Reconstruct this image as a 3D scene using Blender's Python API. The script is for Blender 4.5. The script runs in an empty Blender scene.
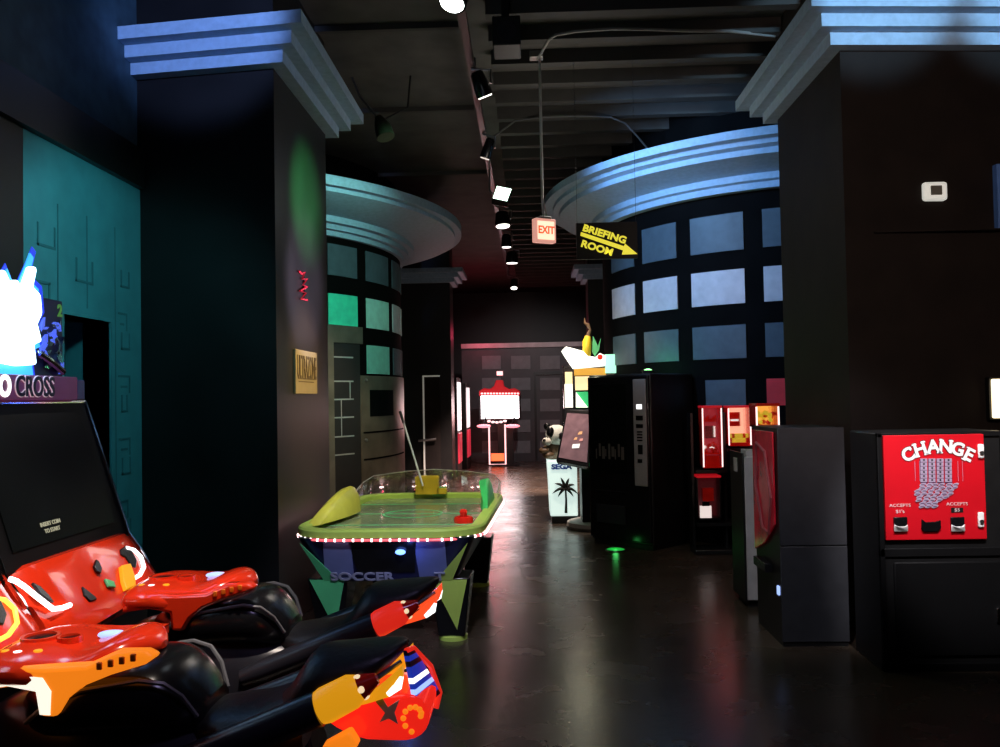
import bpy, bmesh, math, random
from mathutils import Vector, Matrix
random.seed(7)
PI = math.pi
SC = bpy.context.scene
COL = SC.collection

# ------------------------------------------------------------------ camera
F, CX, CY = 860.0, 500.0, 373.5
CAM_H = 1.65
yc = Vector((30 / F, -(397 - CY) / F, -1)).normalized()
r_ = math.radians(1.1)
u = Vector((-math.sin(r_), math.cos(r_), 0))
zc = (u - u.dot(yc) * yc).normalized()
xc = yc.cross(zc)
W2C = Matrix((xc, yc, zc)).transposed()          # world axes as camera-space columns
C2W = W2C.transposed()
cam_data = bpy.data.cameras.new('camera')
cam_data.sensor_width = 36
cam_data.lens = 36 * F / 1000
cam_data.clip_start = 0.05
cam = bpy.data.objects.new('camera', cam_data)
COL.objects.link(cam)
cam.matrix_world = Matrix.Translation((0, 0, CAM_H)) @ C2W.to_4x4()
SC.camera = cam
ORG = Vector((0, 0, CAM_H))

def ray(px, py):
    return (C2W @ Vector(((px - CX) / F, -(py - CY) / F, -1))).normalized()
def at(px, py, Y):                                # the point on that sight line at distance Y down the hall
    d = ray(px, py); return ORG + d * (Y / d.y)
def at_x(px, py, X):
    d = ray(px, py); return ORG + d * (X / d.x)
def on_plane(px, py, p, n):
    d = ray(px, py); return ORG + d * ((Vector(p) - ORG).dot(n) / d.dot(n))
def on_drum(px, py, c, R):
    d = ray(px, py)
    a = d.x ** 2 + d.y ** 2; b = -2 * (d.x * c[0] + d.y * c[1]); cc = c[0] ** 2 + c[1] ** 2 - R * R
    t = (-b - math.sqrt(max(b * b - 4 * a * cc, 0))) / (2 * a)
    p = ORG + d * t
    return math.atan2(p.y - c[1], p.x - c[0]), p.z

# ------------------------------------------------------------------ materials
def mat(name, col, rough=.5, metal=0, emit=None, es=0, vary=.12, scale=6, bump=0, spec=.5, trans=0, alpha=1, coat=0):
    m = bpy.data.materials.new(name); m.use_nodes = True
    nt = m.node_tree; b = nt.nodes['Principled BSDF']
    b.inputs['Roughness'].default_value = rough
    b.inputs['Metallic'].default_value = metal
    b.inputs['Specular IOR Level'].default_value = spec
    b.inputs['Transmission Weight'].default_value = trans
    b.inputs['Coat Weight'].default_value = coat
    b.inputs['Alpha'].default_value = alpha
    tc = nt.nodes.new('ShaderNodeTexCoord')
    n = nt.nodes.new('ShaderNodeTexNoise'); n.inputs['Scale'].default_value = scale; n.inputs['Detail'].default_value = 5
    nt.links.new(tc.outputs['Object'], n.inputs['Vector'])
    cr = nt.nodes.new('ShaderNodeValToRGB')
    c = col
    cr.color_ramp.elements[0].position = .3; cr.color_ramp.elements[1].position = .7
    cr.color_ramp.elements[0].color = (*[max(0, v * (1 - vary)) for v in c], 1)
    cr.color_ramp.elements[1].color = (*[min(1, v * (1 + vary)) for v in c], 1)
    nt.links.new(n.outputs['Fac'], cr.inputs['Fac'])
    nt.links.new(cr.outputs['Color'], b.inputs['Base Color'])
    if bump:
        bp = nt.nodes.new('ShaderNodeBump'); bp.inputs['Strength'].default_value = bump; bp.inputs['Distance'].default_value = .01
        nt.links.new(n.outputs['Fac'], bp.inputs['Height']); nt.links.new(bp.outputs['Normal'], b.inputs['Normal'])
    if emit:
        b.inputs['Emission Color'].default_value = (*emit, 1); b.inputs['Emission Strength'].default_value = es
    return m
def glow(name, col, s): return mat(name, tuple(.6 * v for v in col), .4, emit=col, es=s)
def sg(r, g, b):
    f = lambda v: v / 12.92 if v <= .04045 else ((v + .055) / 1.055) ** 2.4
    return (f(r / 255), f(g / 255), f(b / 255))

M = {}
M['black_wall'] = mat('black_wall_paint', (.007, .006, .0055), .45, vary=.3, scale=3, bump=.08)
M['brown_wall'] = mat('dark_brown_wall_paint', (.013, .0095, .008), .75, vary=.25, scale=4, bump=.1, spec=.2)
M['pillar_side'] = mat('glossy_dark_pillar_paint', (.0085, .0075, .0078), .42, vary=.3, scale=3, bump=.06, spec=.35)
M['teal'] = mat('teal_wall_paint', (.06, .27, .3), .6, vary=.12, scale=5, bump=.1)
M['groove'] = mat('teal_groove', (.035, .17, .19), .7)
M['upper'] = mat('dark_blue_upper_wall', (.045, .10, .14), .7, vary=.25, scale=8, bump=.15)
M['cornice'] = mat('pale_blue_grey_cornice_paint', (.32, .46, .60), .65, vary=.1, scale=20, bump=.08)
M['ceiling'] = mat('black_ceiling_deck', (.075, .07, .062), .8, vary=.25, scale=3)
M['joist'] = mat('black_joist', (.05, .047, .042), .8)
M['panel_mid'] = mat('grey_wall_square', (.065, .095, .12), .55, vary=.12, scale=9)
M['panel_far'] = mat('far_wall_square', (.16, .17, .18), .55, vary=.12, scale=9)
M['panel_light'] = mat('pale_wall_square', (.56, .53, .56), .5, vary=.1, scale=9)
M['panel_pale_mint'] = mat('faint_mint_wall_square', (.42, .78, .68), .45, vary=.1, scale=9)
M['panel_green'] = mat('mint_wall_square', (.06, .80, .50), .45, vary=.1, scale=9)
M['panel_mint'] = mat('pale_mint_wall_square', (.25, .60, .50), .45, vary=.1, scale=9)
M['panel_red_lit'] = mat('red_lit_wall_square', (.85, .05, .06), .5)  # red light on this square is put into its base colour
M['drum'] = mat('black_curved_wall', (.003, .0027, .0028), .8, vary=.3, scale=4, spec=.05)
M['metal_clad'] = mat('brown_grey_metal_cladding', (.22, .18, .14), .4, metal=.5, vary=.2, scale=4)
M['brick_dark'] = mat('dark_block_wall', (.02, .017, .018), .6)
M['mortar'] = mat('pale_mortar', (.35, .36, .36), .7)
M['dark'] = mat('near_black', (.004, .004, .004), .6)
M['title_white'] = mat('white_title_print', (.95, .95, .95), .6)
M['white'] = mat('white_enamel', (.92, .92, .9), .4)
M['bkplastic'] = mat('black_gloss_plastic', (.006, .006, .007), .22, vary=.3)
M['seat_vinyl'] = mat('black_seat_vinyl', (.008, .0075, .009), .45, vary=.2, scale=60, bump=.15)
M['matte_black'] = mat('matte_black_plastic', (.004, .004, .0045), .6, spec=.15)
M['graphite'] = mat('graphite_plastic', (.02, .02, .026), .3)
M['red_plastic'] = mat('red_orange_gloss_plastic', (.78, .035, .008), .18, vary=.06, coat=.5)
M['orange_plastic'] = mat('orange_gloss_plastic', (.85, .16, .01), .2, vary=.06, coat=.5)
M['edge'] = mat('grey_edge_highlight', (.16, .16, .16), .35)  # grey of the highlight along the tank edges
M['chrome'] = mat('chrome', (.75, .75, .78), .12, metal=1)
M['steel'] = mat('brushed_steel', (.4, .4, .4), .35, metal=1)
M['screen'] = mat('dark_glass_screen', (.004, .005, .005), .3, spec=.04)
M['charcoal'] = mat('charcoal_laminate', (.028, .029, .034), .5, vary=.15, scale=12, bump=.05)
M['grey_lam'] = mat('grey_laminate', (.46, .44, .42), .55, vary=.1, scale=10)
M['cab_black'] = mat('black_laminate', (.008, .008, .0085), .4, vary=.2, scale=10)
M['red_face'] = mat('red_enamel_panel', (.62, .004, .013), .4, vary=.05)
M['lime'] = mat('lime_green_plastic', (.55, .74, .13), .35, vary=.06)
M['lime_field'] = mat('lime_play_surface', (.24, .30, .15), .2, vary=.35, scale=1.6)
M['navy'] = mat('navy_laminate', (.012, .014, .06), .35)
M['steelblue'] = mat('blue_grey_laminate', (.16, .19, .40), .4)
M['green_pl'] = mat('green_plastic', (.10, .55, .22), .35)
M['yellow'] = mat('yellow_plastic', (.80, .55, .03), .4)
M['acrylic'] = mat('clear_acrylic', (.9, .95, .92), .04, trans=1, alpha=.35, vary=.01)
M['lime_acrylic'] = mat('lime_tinted_acrylic', (.66, .62, .08), .3, alpha=.92)
M['green_fin'] = mat('bright_green_acrylic', (.08, .75, .2), .3)
M['red_acrylic'] = mat('red_acrylic', (.8, .02, .01), .15)
M['brown'] = mat('brown_plastic', (.12, .07, .035), .5)
M['e_white'] = glow('lit_white', (1, 1, .97), 1.6)
M['e_led_white'] = glow('led_white', (1, .93, .95), 3)
M['e_led_pink'] = glow('led_pink', (1, .13, .16), 1.2)
M['e_led_dot'] = glow('led_dot', (1, .8, .8), 5)
M['e_led_orange'] = glow('led_orange', (1, .42, .05), 2.5)
M['e_orange'] = glow('lit_orange_lens', (1, .24, .01), .85)
M['e_amber'] = glow('lit_amber_lens', (1, .42, .01), .62)
M['e_red'] = glow('lit_red_lens', (1, .03, .015), .6)
M['e_yellow'] = glow('lit_yellow', (1, .8, .08), 1.2)
M['e_cell'] = glow('pale_lamp_cell', (1, .75, .45), .9)
M['e_blue'] = glow('lit_blue', (.12, .25, 1), 4)
M['e_blue_soft'] = glow('lit_pale_blue', (.35, .5, 1), 1.2)
M['e_green'] = glow('lit_green', (.1, .8, .25), .8)
M['sign_yellow'] = glow('fluorescent_yellow_letters', (1, .87, .06), .75)

# ------------------------------------------------------------------ mesh builder
class MB:
    def __init__(s): s.v = []; s.f = []; s.m = []; s.xf = None
    def _add(s, vs, fs, m=0):
        b = len(s.v)
        if s.xf: vs = [s.xf @ Vector(p) for p in vs]
        s.v += [tuple(p) for p in vs]
        for f in fs: s.f.append([i + b for i in f]); s.m.append(m)
        return s
    def box(s, x0, x1, y0, y1, z0, z1, m=0):
        return s._add([(x0, y0, z0), (x1, y0, z0), (x1, y1, z0), (x0, y1, z0), (x0, y0, z1), (x1, y0, z1), (x1, y1, z1), (x0, y1, z1)],
                      [(3, 2, 1, 0), (4, 5, 6, 7), (0, 1, 5, 4), (1, 2, 6, 5), (2, 3, 7, 6), (3, 0, 4, 7)], m)
    def hexa(s, bottom, top, m=0):                 # two quads
        return s._add(list(bottom) + list(top), [(3, 2, 1, 0), (4, 5, 6, 7), (0, 1, 5, 4), (1, 2, 6, 5), (2, 3, 7, 6), (3, 0, 4, 7)], m)
    def prism(s, poly, vec, m=0):                  # polygon of 3D points pushed along vec
        n = len(poly); vec = Vector(vec)
        vs = [Vector(p) for p in poly] + [Vector(p) + vec for p in poly]
        fs = [tuple(range(n))[::-1], tuple(range(n, 2 * n))] + [(i, (i + 1) % n, n + (i + 1) % n, n + i) for i in range(n)]
        return s._add(vs, fs, m)
    def rings(s, rings, m=0, cap=True, closed=True):
        n = len(rings[0]); vs = [p for r in rings for p in r]; fs = []
        for k in range(len(rings) - 1):
            for i in range(n if closed else n - 1):
                j = (i + 1) % n
                fs.append((k * n + i, k * n + j, (k + 1) * n + j, (k + 1) * n + i))
        if cap:
            fs.append(tuple(range(n))[::-1]); fs.append(tuple((len(rings) - 1) * n + i for i in range(n)))
        return s._add(vs, fs, m)
    def tube(s, pts, r, seg=8, m=0):
        pts = [Vector(p) for p in pts]; rs = r if isinstance(r, (list, tuple)) else [r] * len(pts); R = []
        up = None
        for i, p in enumerate(pts):
            t = (pts[min(i + 1, len(pts) - 1)] - pts[max(i - 1, 0)]).normalized()
            if up is None:
                up = Vector((0, 0, 1)) if abs(t.z) < .9 else Vector((1, 0, 0))
            a = t.cross(up).normalized(); b = a.cross(t).normalized(); up = b
            R.append([p + (a * math.cos(2 * PI * k / seg) + b * math.sin(2 * PI * k / seg)) * rs[i] for k in range(seg)])
        return s.rings(R, m)
    def lathe(s, prof, c, a0=0, a1=2 * PI, seg=48, m=0):
        full = abs(a1 - a0 - 2 * PI) < 1e-6; n = len(prof); vs = []; fs = []
        K = seg if full else seg + 1
        for k in range(K):
            a = a0 + (a1 - a0) * k / seg
            for (r, z) in prof: vs.append((c[0] + r * math.cos(a), c[1] + r * math.sin(a), z))
        for k in range(seg):
            k2 = (k + 1) % K
            for i in range(n - 1): fs.append((k * n + i, k2 * n + i, k2 * n + i + 1, k * n + i + 1))
        return s._add(vs, fs, m)
    def ell(s, c, rx, ry, rz, m=0, seg=16, rng=10):
        R = []
        for k in range(1, rng):
            t = PI * k / rng
            R.append([(c[0] + rx * math.sin(t) * math.cos(2 * PI * i / seg), c[1] + ry * math.sin(t) * math.sin(2 * PI * i / seg), c[2] - rz * math.cos(t)) for i in range(seg)])
        return s.rings(R, m)
    def build(s, name, mats, parent=None, smooth=True, bevel=0, local=False, ang=35):
        me = bpy.data.meshes.new(name)
        vs = s.v
        if parent is not None and not local:
            inv = MW[parent.name].inverted(); vs = [inv @ Vector(p) for p in vs]
        me.from_pydata([tuple(p) for p in vs], [], s.f)
        if not isinstance(mats, (list, tuple)): mats = [mats]
        for mm in mats: me.materials.append(mm)
        for p, mi in zip(me.polygons, s.m): p.material_index = mi
        bm = bmesh.new(); bm.from_mesh(me); bmesh.ops.recalc_face_normals(bm, faces=bm.faces); bm.to_mesh(me); bm.free()
        if smooth:
            me.polygons.foreach_set('use_smooth', [True] * len(me.polygons)); me.set_sharp_from_angle(angle=math.radians(ang))
        o = bpy.data.objects.new(name, me); COL.objects.link(o)
        if parent is not None:
            o.parent = parent; MW[o.name] = MW[parent.name]
        else: MW[o.name] = Matrix.Identity(4)
        if bevel:
            bv = o.modifiers.new('bevel', 'BEVEL'); bv.width = bevel; bv.segments = 2; bv.limit_method = 'ANGLE'
        return o
MW = {}
def thing(name, label, cat, loc=(0, 0, 0), rz=0, group=None):
    o = bpy.data.objects.new(name, None); COL.objects.link(o); o.empty_display_size = .1
    o.location = loc; o.rotation_euler = (0, 0, rz)
    MW[o.name] = Matrix.Translation(loc) @ Matrix.Rotation(rz, 4, 'Z')
    tag(o, label, cat, group); return o
def tag(o, label, cat, group=None):
    o['label'] = label; o['category'] = cat
    if group: o['group'] = group
    return o
def struct(o): o['kind'] = 'structure'; return o
def copy_tree(o, parent=None):
    c = o.copy(); COL.objects.link(c); c.parent = parent
    for ch in list(o.children): copy_tree(ch, c)
    return c

def text(name, body, origin, ux, uy, size, m, parent=None, depth=.004, bold=0, sx=1, align='CENTER', extra=None):
    """Raised lettering: ux is the reading direction, uy the letters' up direction."""
    cu = bpy.data.curves.new(name, 'FONT'); cu.body = body; cu.size = size; cu.align_x = align; cu.align_y = 'CENTER'
    cu.extrude = depth / 2; cu.offset = bold * size; cu.resolution_u = 4
    ob = bpy.data.objects.new(name + '_src', cu); COL.objects.link(ob)
    bpy.context.view_layer.update()
    me = bpy.data.meshes.new_from_object(ob.evaluated_get(bpy.context.evaluated_depsgraph_get()))
    bpy.data.objects.remove(ob)
    ux = Vector(ux).normalized(); uy = Vector(uy).normalized(); uz = ux.cross(uy)
    b = MB()
    vs = [Vector(origin) + ux * (v.co.x * sx) + uy * v.co.y + uz * v.co.z for v in me.vertices]
    b._add(vs, [tuple(p.vertices) for p in me.polygons])
    if extra: b._add(extra.v, extra.f)
    return b.build(name, m, parent, smooth=False)

def light(kind, loc, target, color, power, size=.2, angle=60, blend=.6):
    l = bpy.data.lights.new(kind.lower() + '_lamp', kind); l.color = color; l.energy = power
    if kind == 'SPOT': l.spot_size = math.radians(angle); l.spot_blend = blend; l.shadow_soft_size = size
    elif kind == 'AREA': l.size = size
    else: l.shadow_soft_size = size
    o = bpy.data.objects.new('lamp_' + kind.lower(), l); COL.objects.link(o); o.location = loc
    if target is not None:
        o.rotation_euler = (Vector(target) - Vector(loc)).to_track_quat('-Z', 'Y').to_euler()
    o['kind'] = 'helper'
    return o

# ------------------------------------------------------------------ room shell
def floor_material():
    m = mat('polished_dark_concrete', (.05, .036, .025), .3, vary=.35, scale=1.6)
    nt = m.node_tree; b = nt.nodes['Principled BSDF']
    tc = [n for n in nt.nodes if n.type == 'TEX_COORD'][0]
    n = nt.nodes.new('ShaderNodeTexNoise'); n.inputs['Scale'].default_value = 2.2; n.inputs['Detail'].default_value = 8
    nt.links.new(tc.outputs['Object'], n.inputs['Vector'])
    mr = nt.nodes.new('ShaderNodeMapRange'); mr.inputs['To Min'].default_value = .16; mr.inputs['To Max'].default_value = .36
    nt.links.new(n.outputs['Fac'], mr.inputs['Value']); nt.links.new(mr.outputs['Result'], b.inputs['Roughness'])
    n2 = nt.nodes.new('ShaderNodeTexNoise'); n2.inputs['Scale'].default_value = 14; n2.inputs['Detail'].default_value = 6
    nt.links.new(tc.outputs['Object'], n2.inputs['Vector'])
    bp = nt.nodes.new('ShaderNodeBump'); bp.inputs['Strength'].default_value = .12; bp.inputs['Distance'].default_value = .01
    nt.links.new(n2.outputs['Fac'], bp.inputs['Height']); nt.links.new(bp.outputs['Normal'], b.inputs['Normal'])
    return m
struct(MB().box(-9, 8, -3, 26.2, -.1, 0).build('floor', floor_material(), smooth=False))
CZ = 4.85
struct(MB().box(-9, 8, -3, 26.2, CZ, CZ + .1).build('ceiling', M['ceiling'], smooth=False))
k = 0
Y = 4.2
while Y < 24:
    k += 1
    struct(MB().box(-.3, 7.9, Y, Y + .1, CZ - .13, CZ).build('trim_%d' % k, M['joist'], smooth=False))
    Y += .52
for Y in (5.6, 7.2, 9.3, 12):
    k += 1
    struct(MB().box(-6, -.55, Y, Y + .05, CZ - .05, CZ).build('trim_%d' % k, M['joist'], smooth=False))
NT = k
def trim(b, m, **kw):
    global NT
    NT += 1
    return struct(b.build('trim_%d' % NT, m, **kw))

# outer shell
struct(MB().box(-9.1, -9, -3, 26.2, 0, CZ).build('wall_left_outer', M['black_wall'], smooth=False))
struct(MB().box(8, 8.1, -3, 26.2, 0, CZ).build('wall_right_outer', M['black_wall'], smooth=False))
struct(MB().box(-9.1, 8.1, 26.2, 26.3, 0, CZ).build('wall_back_outer', M['black_wall'], smooth=False))
struct(MB().box(-9.1, 8.1, -3.1, -3, 0, CZ).build('wall_front', M['black_wall'], smooth=False))

# teal panelled wall beside the bikes (faces the hall)
XW = -2.81
dA, dB = at_x(62, 330, XW).y, at_x(109, 330, XW).y
dz = at_x(85, 318, XW).z
zb0, zb1 = at_x(136, 188, XW).z, at_x(136, 150, XW).z
y0 = at_x(25, 330, XW).y
b = MB()
b.box(XW - .18, XW, y0 - .1, dA, 0, zb0); b.box(XW - .18, XW, dA, dB, dz, zb0); b.box(XW - .18, XW, dB, 6.25, 0, zb0)
wl = struct(b.build('wall_left', M['teal'], smooth=False))
def grooves(b, ya, yb, za, zb, step):
    """routed maze channels: rows of nested brackets"""
    z = za; t = .016; x0, x1 = XW - .002, XW + .004; W = yb - ya; q = 0
    while z < zb - step * .6:
        w0 = ya + W * (.12 if q % 2 else .3); w1 = ya + W * (.88 if q % 3 else .7)
        b.box(x0, x1, w0, w1, z, z + t)
        b.box(x0, x1, w1 - t, w1, z - step * .45 if q % 2 else z, z + t if q % 2 else z + step * .5)
        if q % 2 == 0: b.box(x0, x1, w0, w0 + t, z, z + step * .5)
        else: b.box(x0, x1, w0 + W * .15, w1 - W * .2, z - step * .3, z - step * .3 + t)
        z += step * (.8 if q % 2 else 1.0); q += 1
b = MB(); grooves(b, y0 + .02, dA - .03, dz - .6, zb0 - .45, .27); grooves(b, dA, dB - .05, dz + .22, zb0 - .35, .3); grooves(b, dB + .1, 5.98, .3, zb0 - .5, .24)
for yy in (dA - .05, (dA + dB) / 2, dB + .08): b.box(XW - .002, XW + .003, yy, yy + .012, dz + .04 if yy < dB else .1, zb0 - .35)
b.build('wall_channel', M['groove'], wl, smooth=False)
trim(MB().box(XW - .2, XW + .05, 2.0, 6.1, zb0, zb1), M['black_wall'], smooth=False)
struct(MB().box(XW - .3, XW - .02, 1.0, 6.15, zb1, CZ).build('wall_left_upper', M['upper'], smooth=False))
struct(MB().box(XW - .25, XW + .004, 1.0, y0 - .02, 0, zb0).build('wall_left_front', M['black_wall'], smooth=False))
struct(MB().box(XW - 1.5, XW - 1.4, y0, 6.2, 0, zb0).build('wall_left_passage', M['black_wall'], smooth=False))
b = MB(); b.box(XW - .3, XW + .015, dA - .06, dA, 0, dz + .06); b.box(XW - .3, XW + .015, dB, dB + .05, 0, dz + .06); b.box(XW - .3, XW + .015, dA, dB, dz, dz + .06)
d1 = struct(b.build('door_1', M['teal'], smooth=False))

# ------------------------------------------------------------------ pillars with stepped cornices
def offset_poly(poly, o):
    n = len(poly); out = []
    for i in range(n):
        p0, p1, p2 = Vector(poly[i - 1]), Vector(poly[i]), Vector(poly[(i + 1) % n])
        e1 = (p1 - p0).normalized(); e2 = (p2 - p1).normalized()
        n1 = Vector((e1.y, -e1.x)); n2 = Vector((e2.y, -e2.x))
        bis = (n1 + n2).normalized(); out.append(p1 + bis * (o / max(.3, bis.dot(n1))))
    return out
def pillar(foot, m, zc0=4.02):
    struct(MB().prism([(x, y, 0) for x, y in foot], (0, 0, CZ)).build('pillar', m, smooth=False))
    b = MB(); z = zc0
    for o in (.10, .19, .29):
        b.prism([(p.x, p.y, z) for p in offset_poly(foot, o)], (0, 0, .09)); z += .09
    return trim(b, M['cornice'], smooth=False)
pl = at(276, 300, 6.0)
pillar([(-2.86, 6.14), (-1.78, 6.0), (-1.78, 7.55), (-2.86, 7.55)], M['pillar_side'])
pillar([(2.2, 6.0), (4.1, 6.15), (4.1, 7.5), (2.2, 7.5)], M['brown_wall'])
pillar([(-2.75, 17.5), (-1.6, 17.5), (-1.6, 18.2), (-2.75, 18.2)], M['black_wall'])
pillar([(1.22, 17.5), (2.4, 17.5), (2.4, 18.2), (1.22, 18.2)], M['black_wall'])
struct(MB().box(4.1, 7.9, 6.3, 6.5, 0, CZ).build('wall_right', M['brown_wall'], smooth=False))
struct(MB().box(-8.9, -2.75, 17.7, 17.9, 0, CZ).build('wall_left_rear', M['black_wall'], smooth=False))
struct(MB().box(2.4, 7.9, 17.7, 17.9, 0, CZ).build('wall_right_rear', M['black_wall'], smooth=False))
# thin ledge line and blue square on the right-hand pillar
trim(MB().box(2.4, 4.1, 5.985, 6.16, 2.74, 2.75), M['brown_wall'], smooth=False)
p = at(994, 165, 6.06)
trim(MB().box(p.x, p.x + .45, 6.03, 6.13, 2.76, p.z), mat('blue_wall_square', (.10, .24, .62), .5), smooth=False)

# ------------------------------------------------------------------ curved walls
CR, RR = (3.53, 11.6), 2.51
CL, RL = (-5.2, 12.9), 3.24
def drum(name, c, R, prof):
    w = struct(MB().lathe([(R, 0), (R, CZ)], c, seg=96).build(name, M['drum']))
    trim(MB().lathe([(R + dr, z) for dr, z in prof], c, seg=128), M['cornice'], ang=25)
    return w
wr = drum('wall_right_curved', CR, RR, [(0, 3.83), (.10, 3.83), (.10, 3.90), (.15, 3.915), (.15, 3.985), (.20, 4.0), (.58, 4.07), (.58, 4.13), (.66, 4.15), (.66, 4.2), (.78, 4.2), (.78, 4.285), (0, 4.285)])
wlc = drum('wall_left_curved', CL, RL, [(0, 3.78), (.06, 3.78), (.06, 3.85), (.13, 3.85), (.13, 3.92), (.22, 3.92), (.22, 4.0), (.6, 4.04), (.86, 4.12), (.86, 4.17), (.96, 4.17), (.96, 4.285), (0, 4.285)])
def patch(b, c, R0, R1, a0, a1, z0, z1, n=8):
    o = []; i_ = []
    rings = []
    for k in range(n + 1):
        a = a0 + (a1 - a0) * k / n; ca, sa = math.cos(a), math.sin(a)
        rings.append([(c[0] + R0 * ca, c[1] + R0 * sa, z0), (c[0] + R1 * ca, c[1] + R1 * sa, z0), (c[0] + R1 * ca, c[1] + R1 * sa, z1), (c[0] + R0 * ca, c[1] + R0 * sa, z1)])
    return b.rings(rings)
def squares(wall, c, R, cols, rows):
    for ci, (xa, xb, yref) in enumerate(cols):
        a0, _ = on_drum(xa, yref, c, R); a1, _ = on_drum(xb, yref, c, R)
        for ri, (z0, z1, ms) in enumerate(rows):
            m = ms[ci] if isinstance(ms, (list, tuple)) else ms
            if m is None: continue
            patch(MB(), c, R - .01, R + .012, a0, a1, z0, z1).build('wall_panel', M[m], wall)
def zrow(px, ya, yb, c, R): return on_drum(px, yb, c, R)[1], on_drum(px, ya, c, R)[1]
rows = [(*zrow(718, 215, 252, CR, RR), 'panel_mid'), (*zrow(718, 271, 305, CR, RR), 'panel_light'), (*zrow(718, 326, 359, CR, RR), 'panel_mid'),
        (*zrow(718, 380, 406, CR, RR), ['panel_mid', 'panel_mid', None, 'panel_red_lit'])]
a0_, _ = on_drum(706, 390, CR, RR); a1_, _ = on_drum(746, 390, CR, RR)
patch(MB(), CR, RR - .01, RR + .012, a0_, a1_, rows[3][0], rows[3][1]).build('wall_panel', M['panel_mid'], wr)
squares(wr, CR, RR, [(613, 635, 300), (644, 678, 300), (692, 745, 290), (764, 815, 285)], rows)
rows = [(*zrow(376, 254, 283, CL, RL), 'panel_mid'), (*zrow(376, 300, 329, CL, RL), ['panel_green', 'panel_pale_mint', 'panel_light', 'panel_light']), (*zrow(376, 346, 374, CL, RL), [None, 'panel_mint', 'panel_mid', 'panel_mid'])]
squares(wlc, CL, RL, [(328, 357, 310), (366, 388, 312), (392, 399.4, 314), (400.3, 400.9, 314)], rows)
# metal cladding, portal and door in the left curved wall
aL, _ = on_drum(327, 420, CL, RL); aD0, _ = on_drum(333, 420, CL, RL); aD1, _ = on_drum(360, 420, CL, RL); aE, _ = on_drum(400.8, 420, CL, RL)
zt = on_drum(345, 343, CL, RL)[1]; zm = on_drum(376, 376, CL, RL)[1]; zl = on_drum(345, 326, CL, RL)[1]
b = MB(); patch(b, CL, RL - .01, RL + .03, aL - .05, aD0, 0, zl); patch(b, CL, RL - .01, RL + .03, aD0, aD1 + .015, zt, zl); patch(b, CL, RL - .01, RL + .03, aD1, aE + .1, 0, zm, 12)
d2 = struct(b.build('door_2', M['metal_clad']))
b = MB(); patch(b, CL, RL - .01, RL + .012, aD0, aD1, 0, zt); b.build('doorway', M['brick_dark'], d2)
b = MB()
am = aD0 + (aD1 - aD0) * .72
for py in (358, 382, 400, 418, 437, 455):
    z = on_drum(345, py, CL, RL)[1]; patch(b, CL, RL + .012, RL + .016, aD0, am, z, z + .018, 3)
for i, (pa, pb) in enumerate(((382, 400), (418, 437), (400, 418))):
    za, zb_ = zrow(345, pa, pb, CL, RL); a = aD0 + (am - aD0) * (.8 if i < 1 else .35); patch(b, CL, RL + .012, RL + .016, a, a + .004, za, zb_, 2)
b.build('mortar_line', M['mortar'], d2)
a0, _ = on_drum(368, 400, CL, RL); a1, _ = on_drum(391, 400, CL, RL)
b = MB(); patch(b, CL, RL + .03, RL + .036, a0, a1, *zrow(380, 390, 416, CL, RL)); b.build('door_window', M['screen'], d2)
b = MB()
for py in (432, 458): z = on_drum(380, py, CL, RL)[1]; patch(b, CL, RL + .03, RL + .04, aD1 + .01, aE, z, z + .02)
b.build('door_seam', M['drum'], d2)
b = MB()
for px, py in ((364, 380), (364, 440)):
    a, z = on_drum(px, py, CL, RL); b.ell((CL[0] + (RL + .035) * math.cos(a), CL[1] + (RL + .035) * math.sin(a), z), .025, .025, .025)
b.build('door_bolt', M['steel'], d2)

# far wall of grey squares with its red-lit cap
YB = 22.2
wb = struct(MB().box(-1.75, 5, YB, YB + .2, 0, 2.93).build('wall_back', mat('grey_far_wall', (.05, .047, .052), .5), smooth=False))
trim(MB().box(-1.75, 5, YB - .08, YB + .2, 2.93, 3.05), mat('pale_cap', (.5, .45, .46), .5), smooth=False)
for xa, xb in ((482, 501), (511, 530.5), (540, 560), (569, 589), (598, 618)):
    for ya, yb in ((356, 369), (378, 390), (399, 411), (420, 432), (441, 453)):
        A = at(xa, ya, YB); B_ = at(xb, yb, YB)
        MB().box(A.x, B_.x, YB - .02, YB, B_.z, A.z).build('wall_panel', M['panel_far'], wb, smooth=False)
A = at(536, 375, YB); B_ = at(563, 464, YB)
b = MB(); b.box(A.x - .06, A.x, YB - .05, YB, 0, A.z); b.box(B_.x, B_.x + .06, YB - .05, YB, 0, A.z); b.box(A.x - .06, B_.x + .06, YB - .05, YB, A.z, A.z + .07)
struct(b.build('door_4', M['cab_black'], smooth=False))
# door with a pale edge on the rear pillar
A = at(424, 377, 17.44); B_ = at(441, 470, 17.44)
d3 = struct(MB().box(A.x, B_.x, 17.44, 17.5, 0, A.z).build('door_3', M['brown_wall'], smooth=False))
b = MB(); b.box(A.x - .03, A.x, 17.41, 17.5, 0, A.z + .03); b.box(A.x, B_.x, 17.41, 17.5, A.z, A.z + .03)
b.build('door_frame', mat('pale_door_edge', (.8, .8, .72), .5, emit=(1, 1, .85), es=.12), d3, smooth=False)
A2 = at(418, 441, 17.3); MB().tube([(A2.x, 17.36, A2.z), (A2.x + .36, 17.36, A2.z + .03)], .025).build('door_handle', M['steel'], d3)

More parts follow.
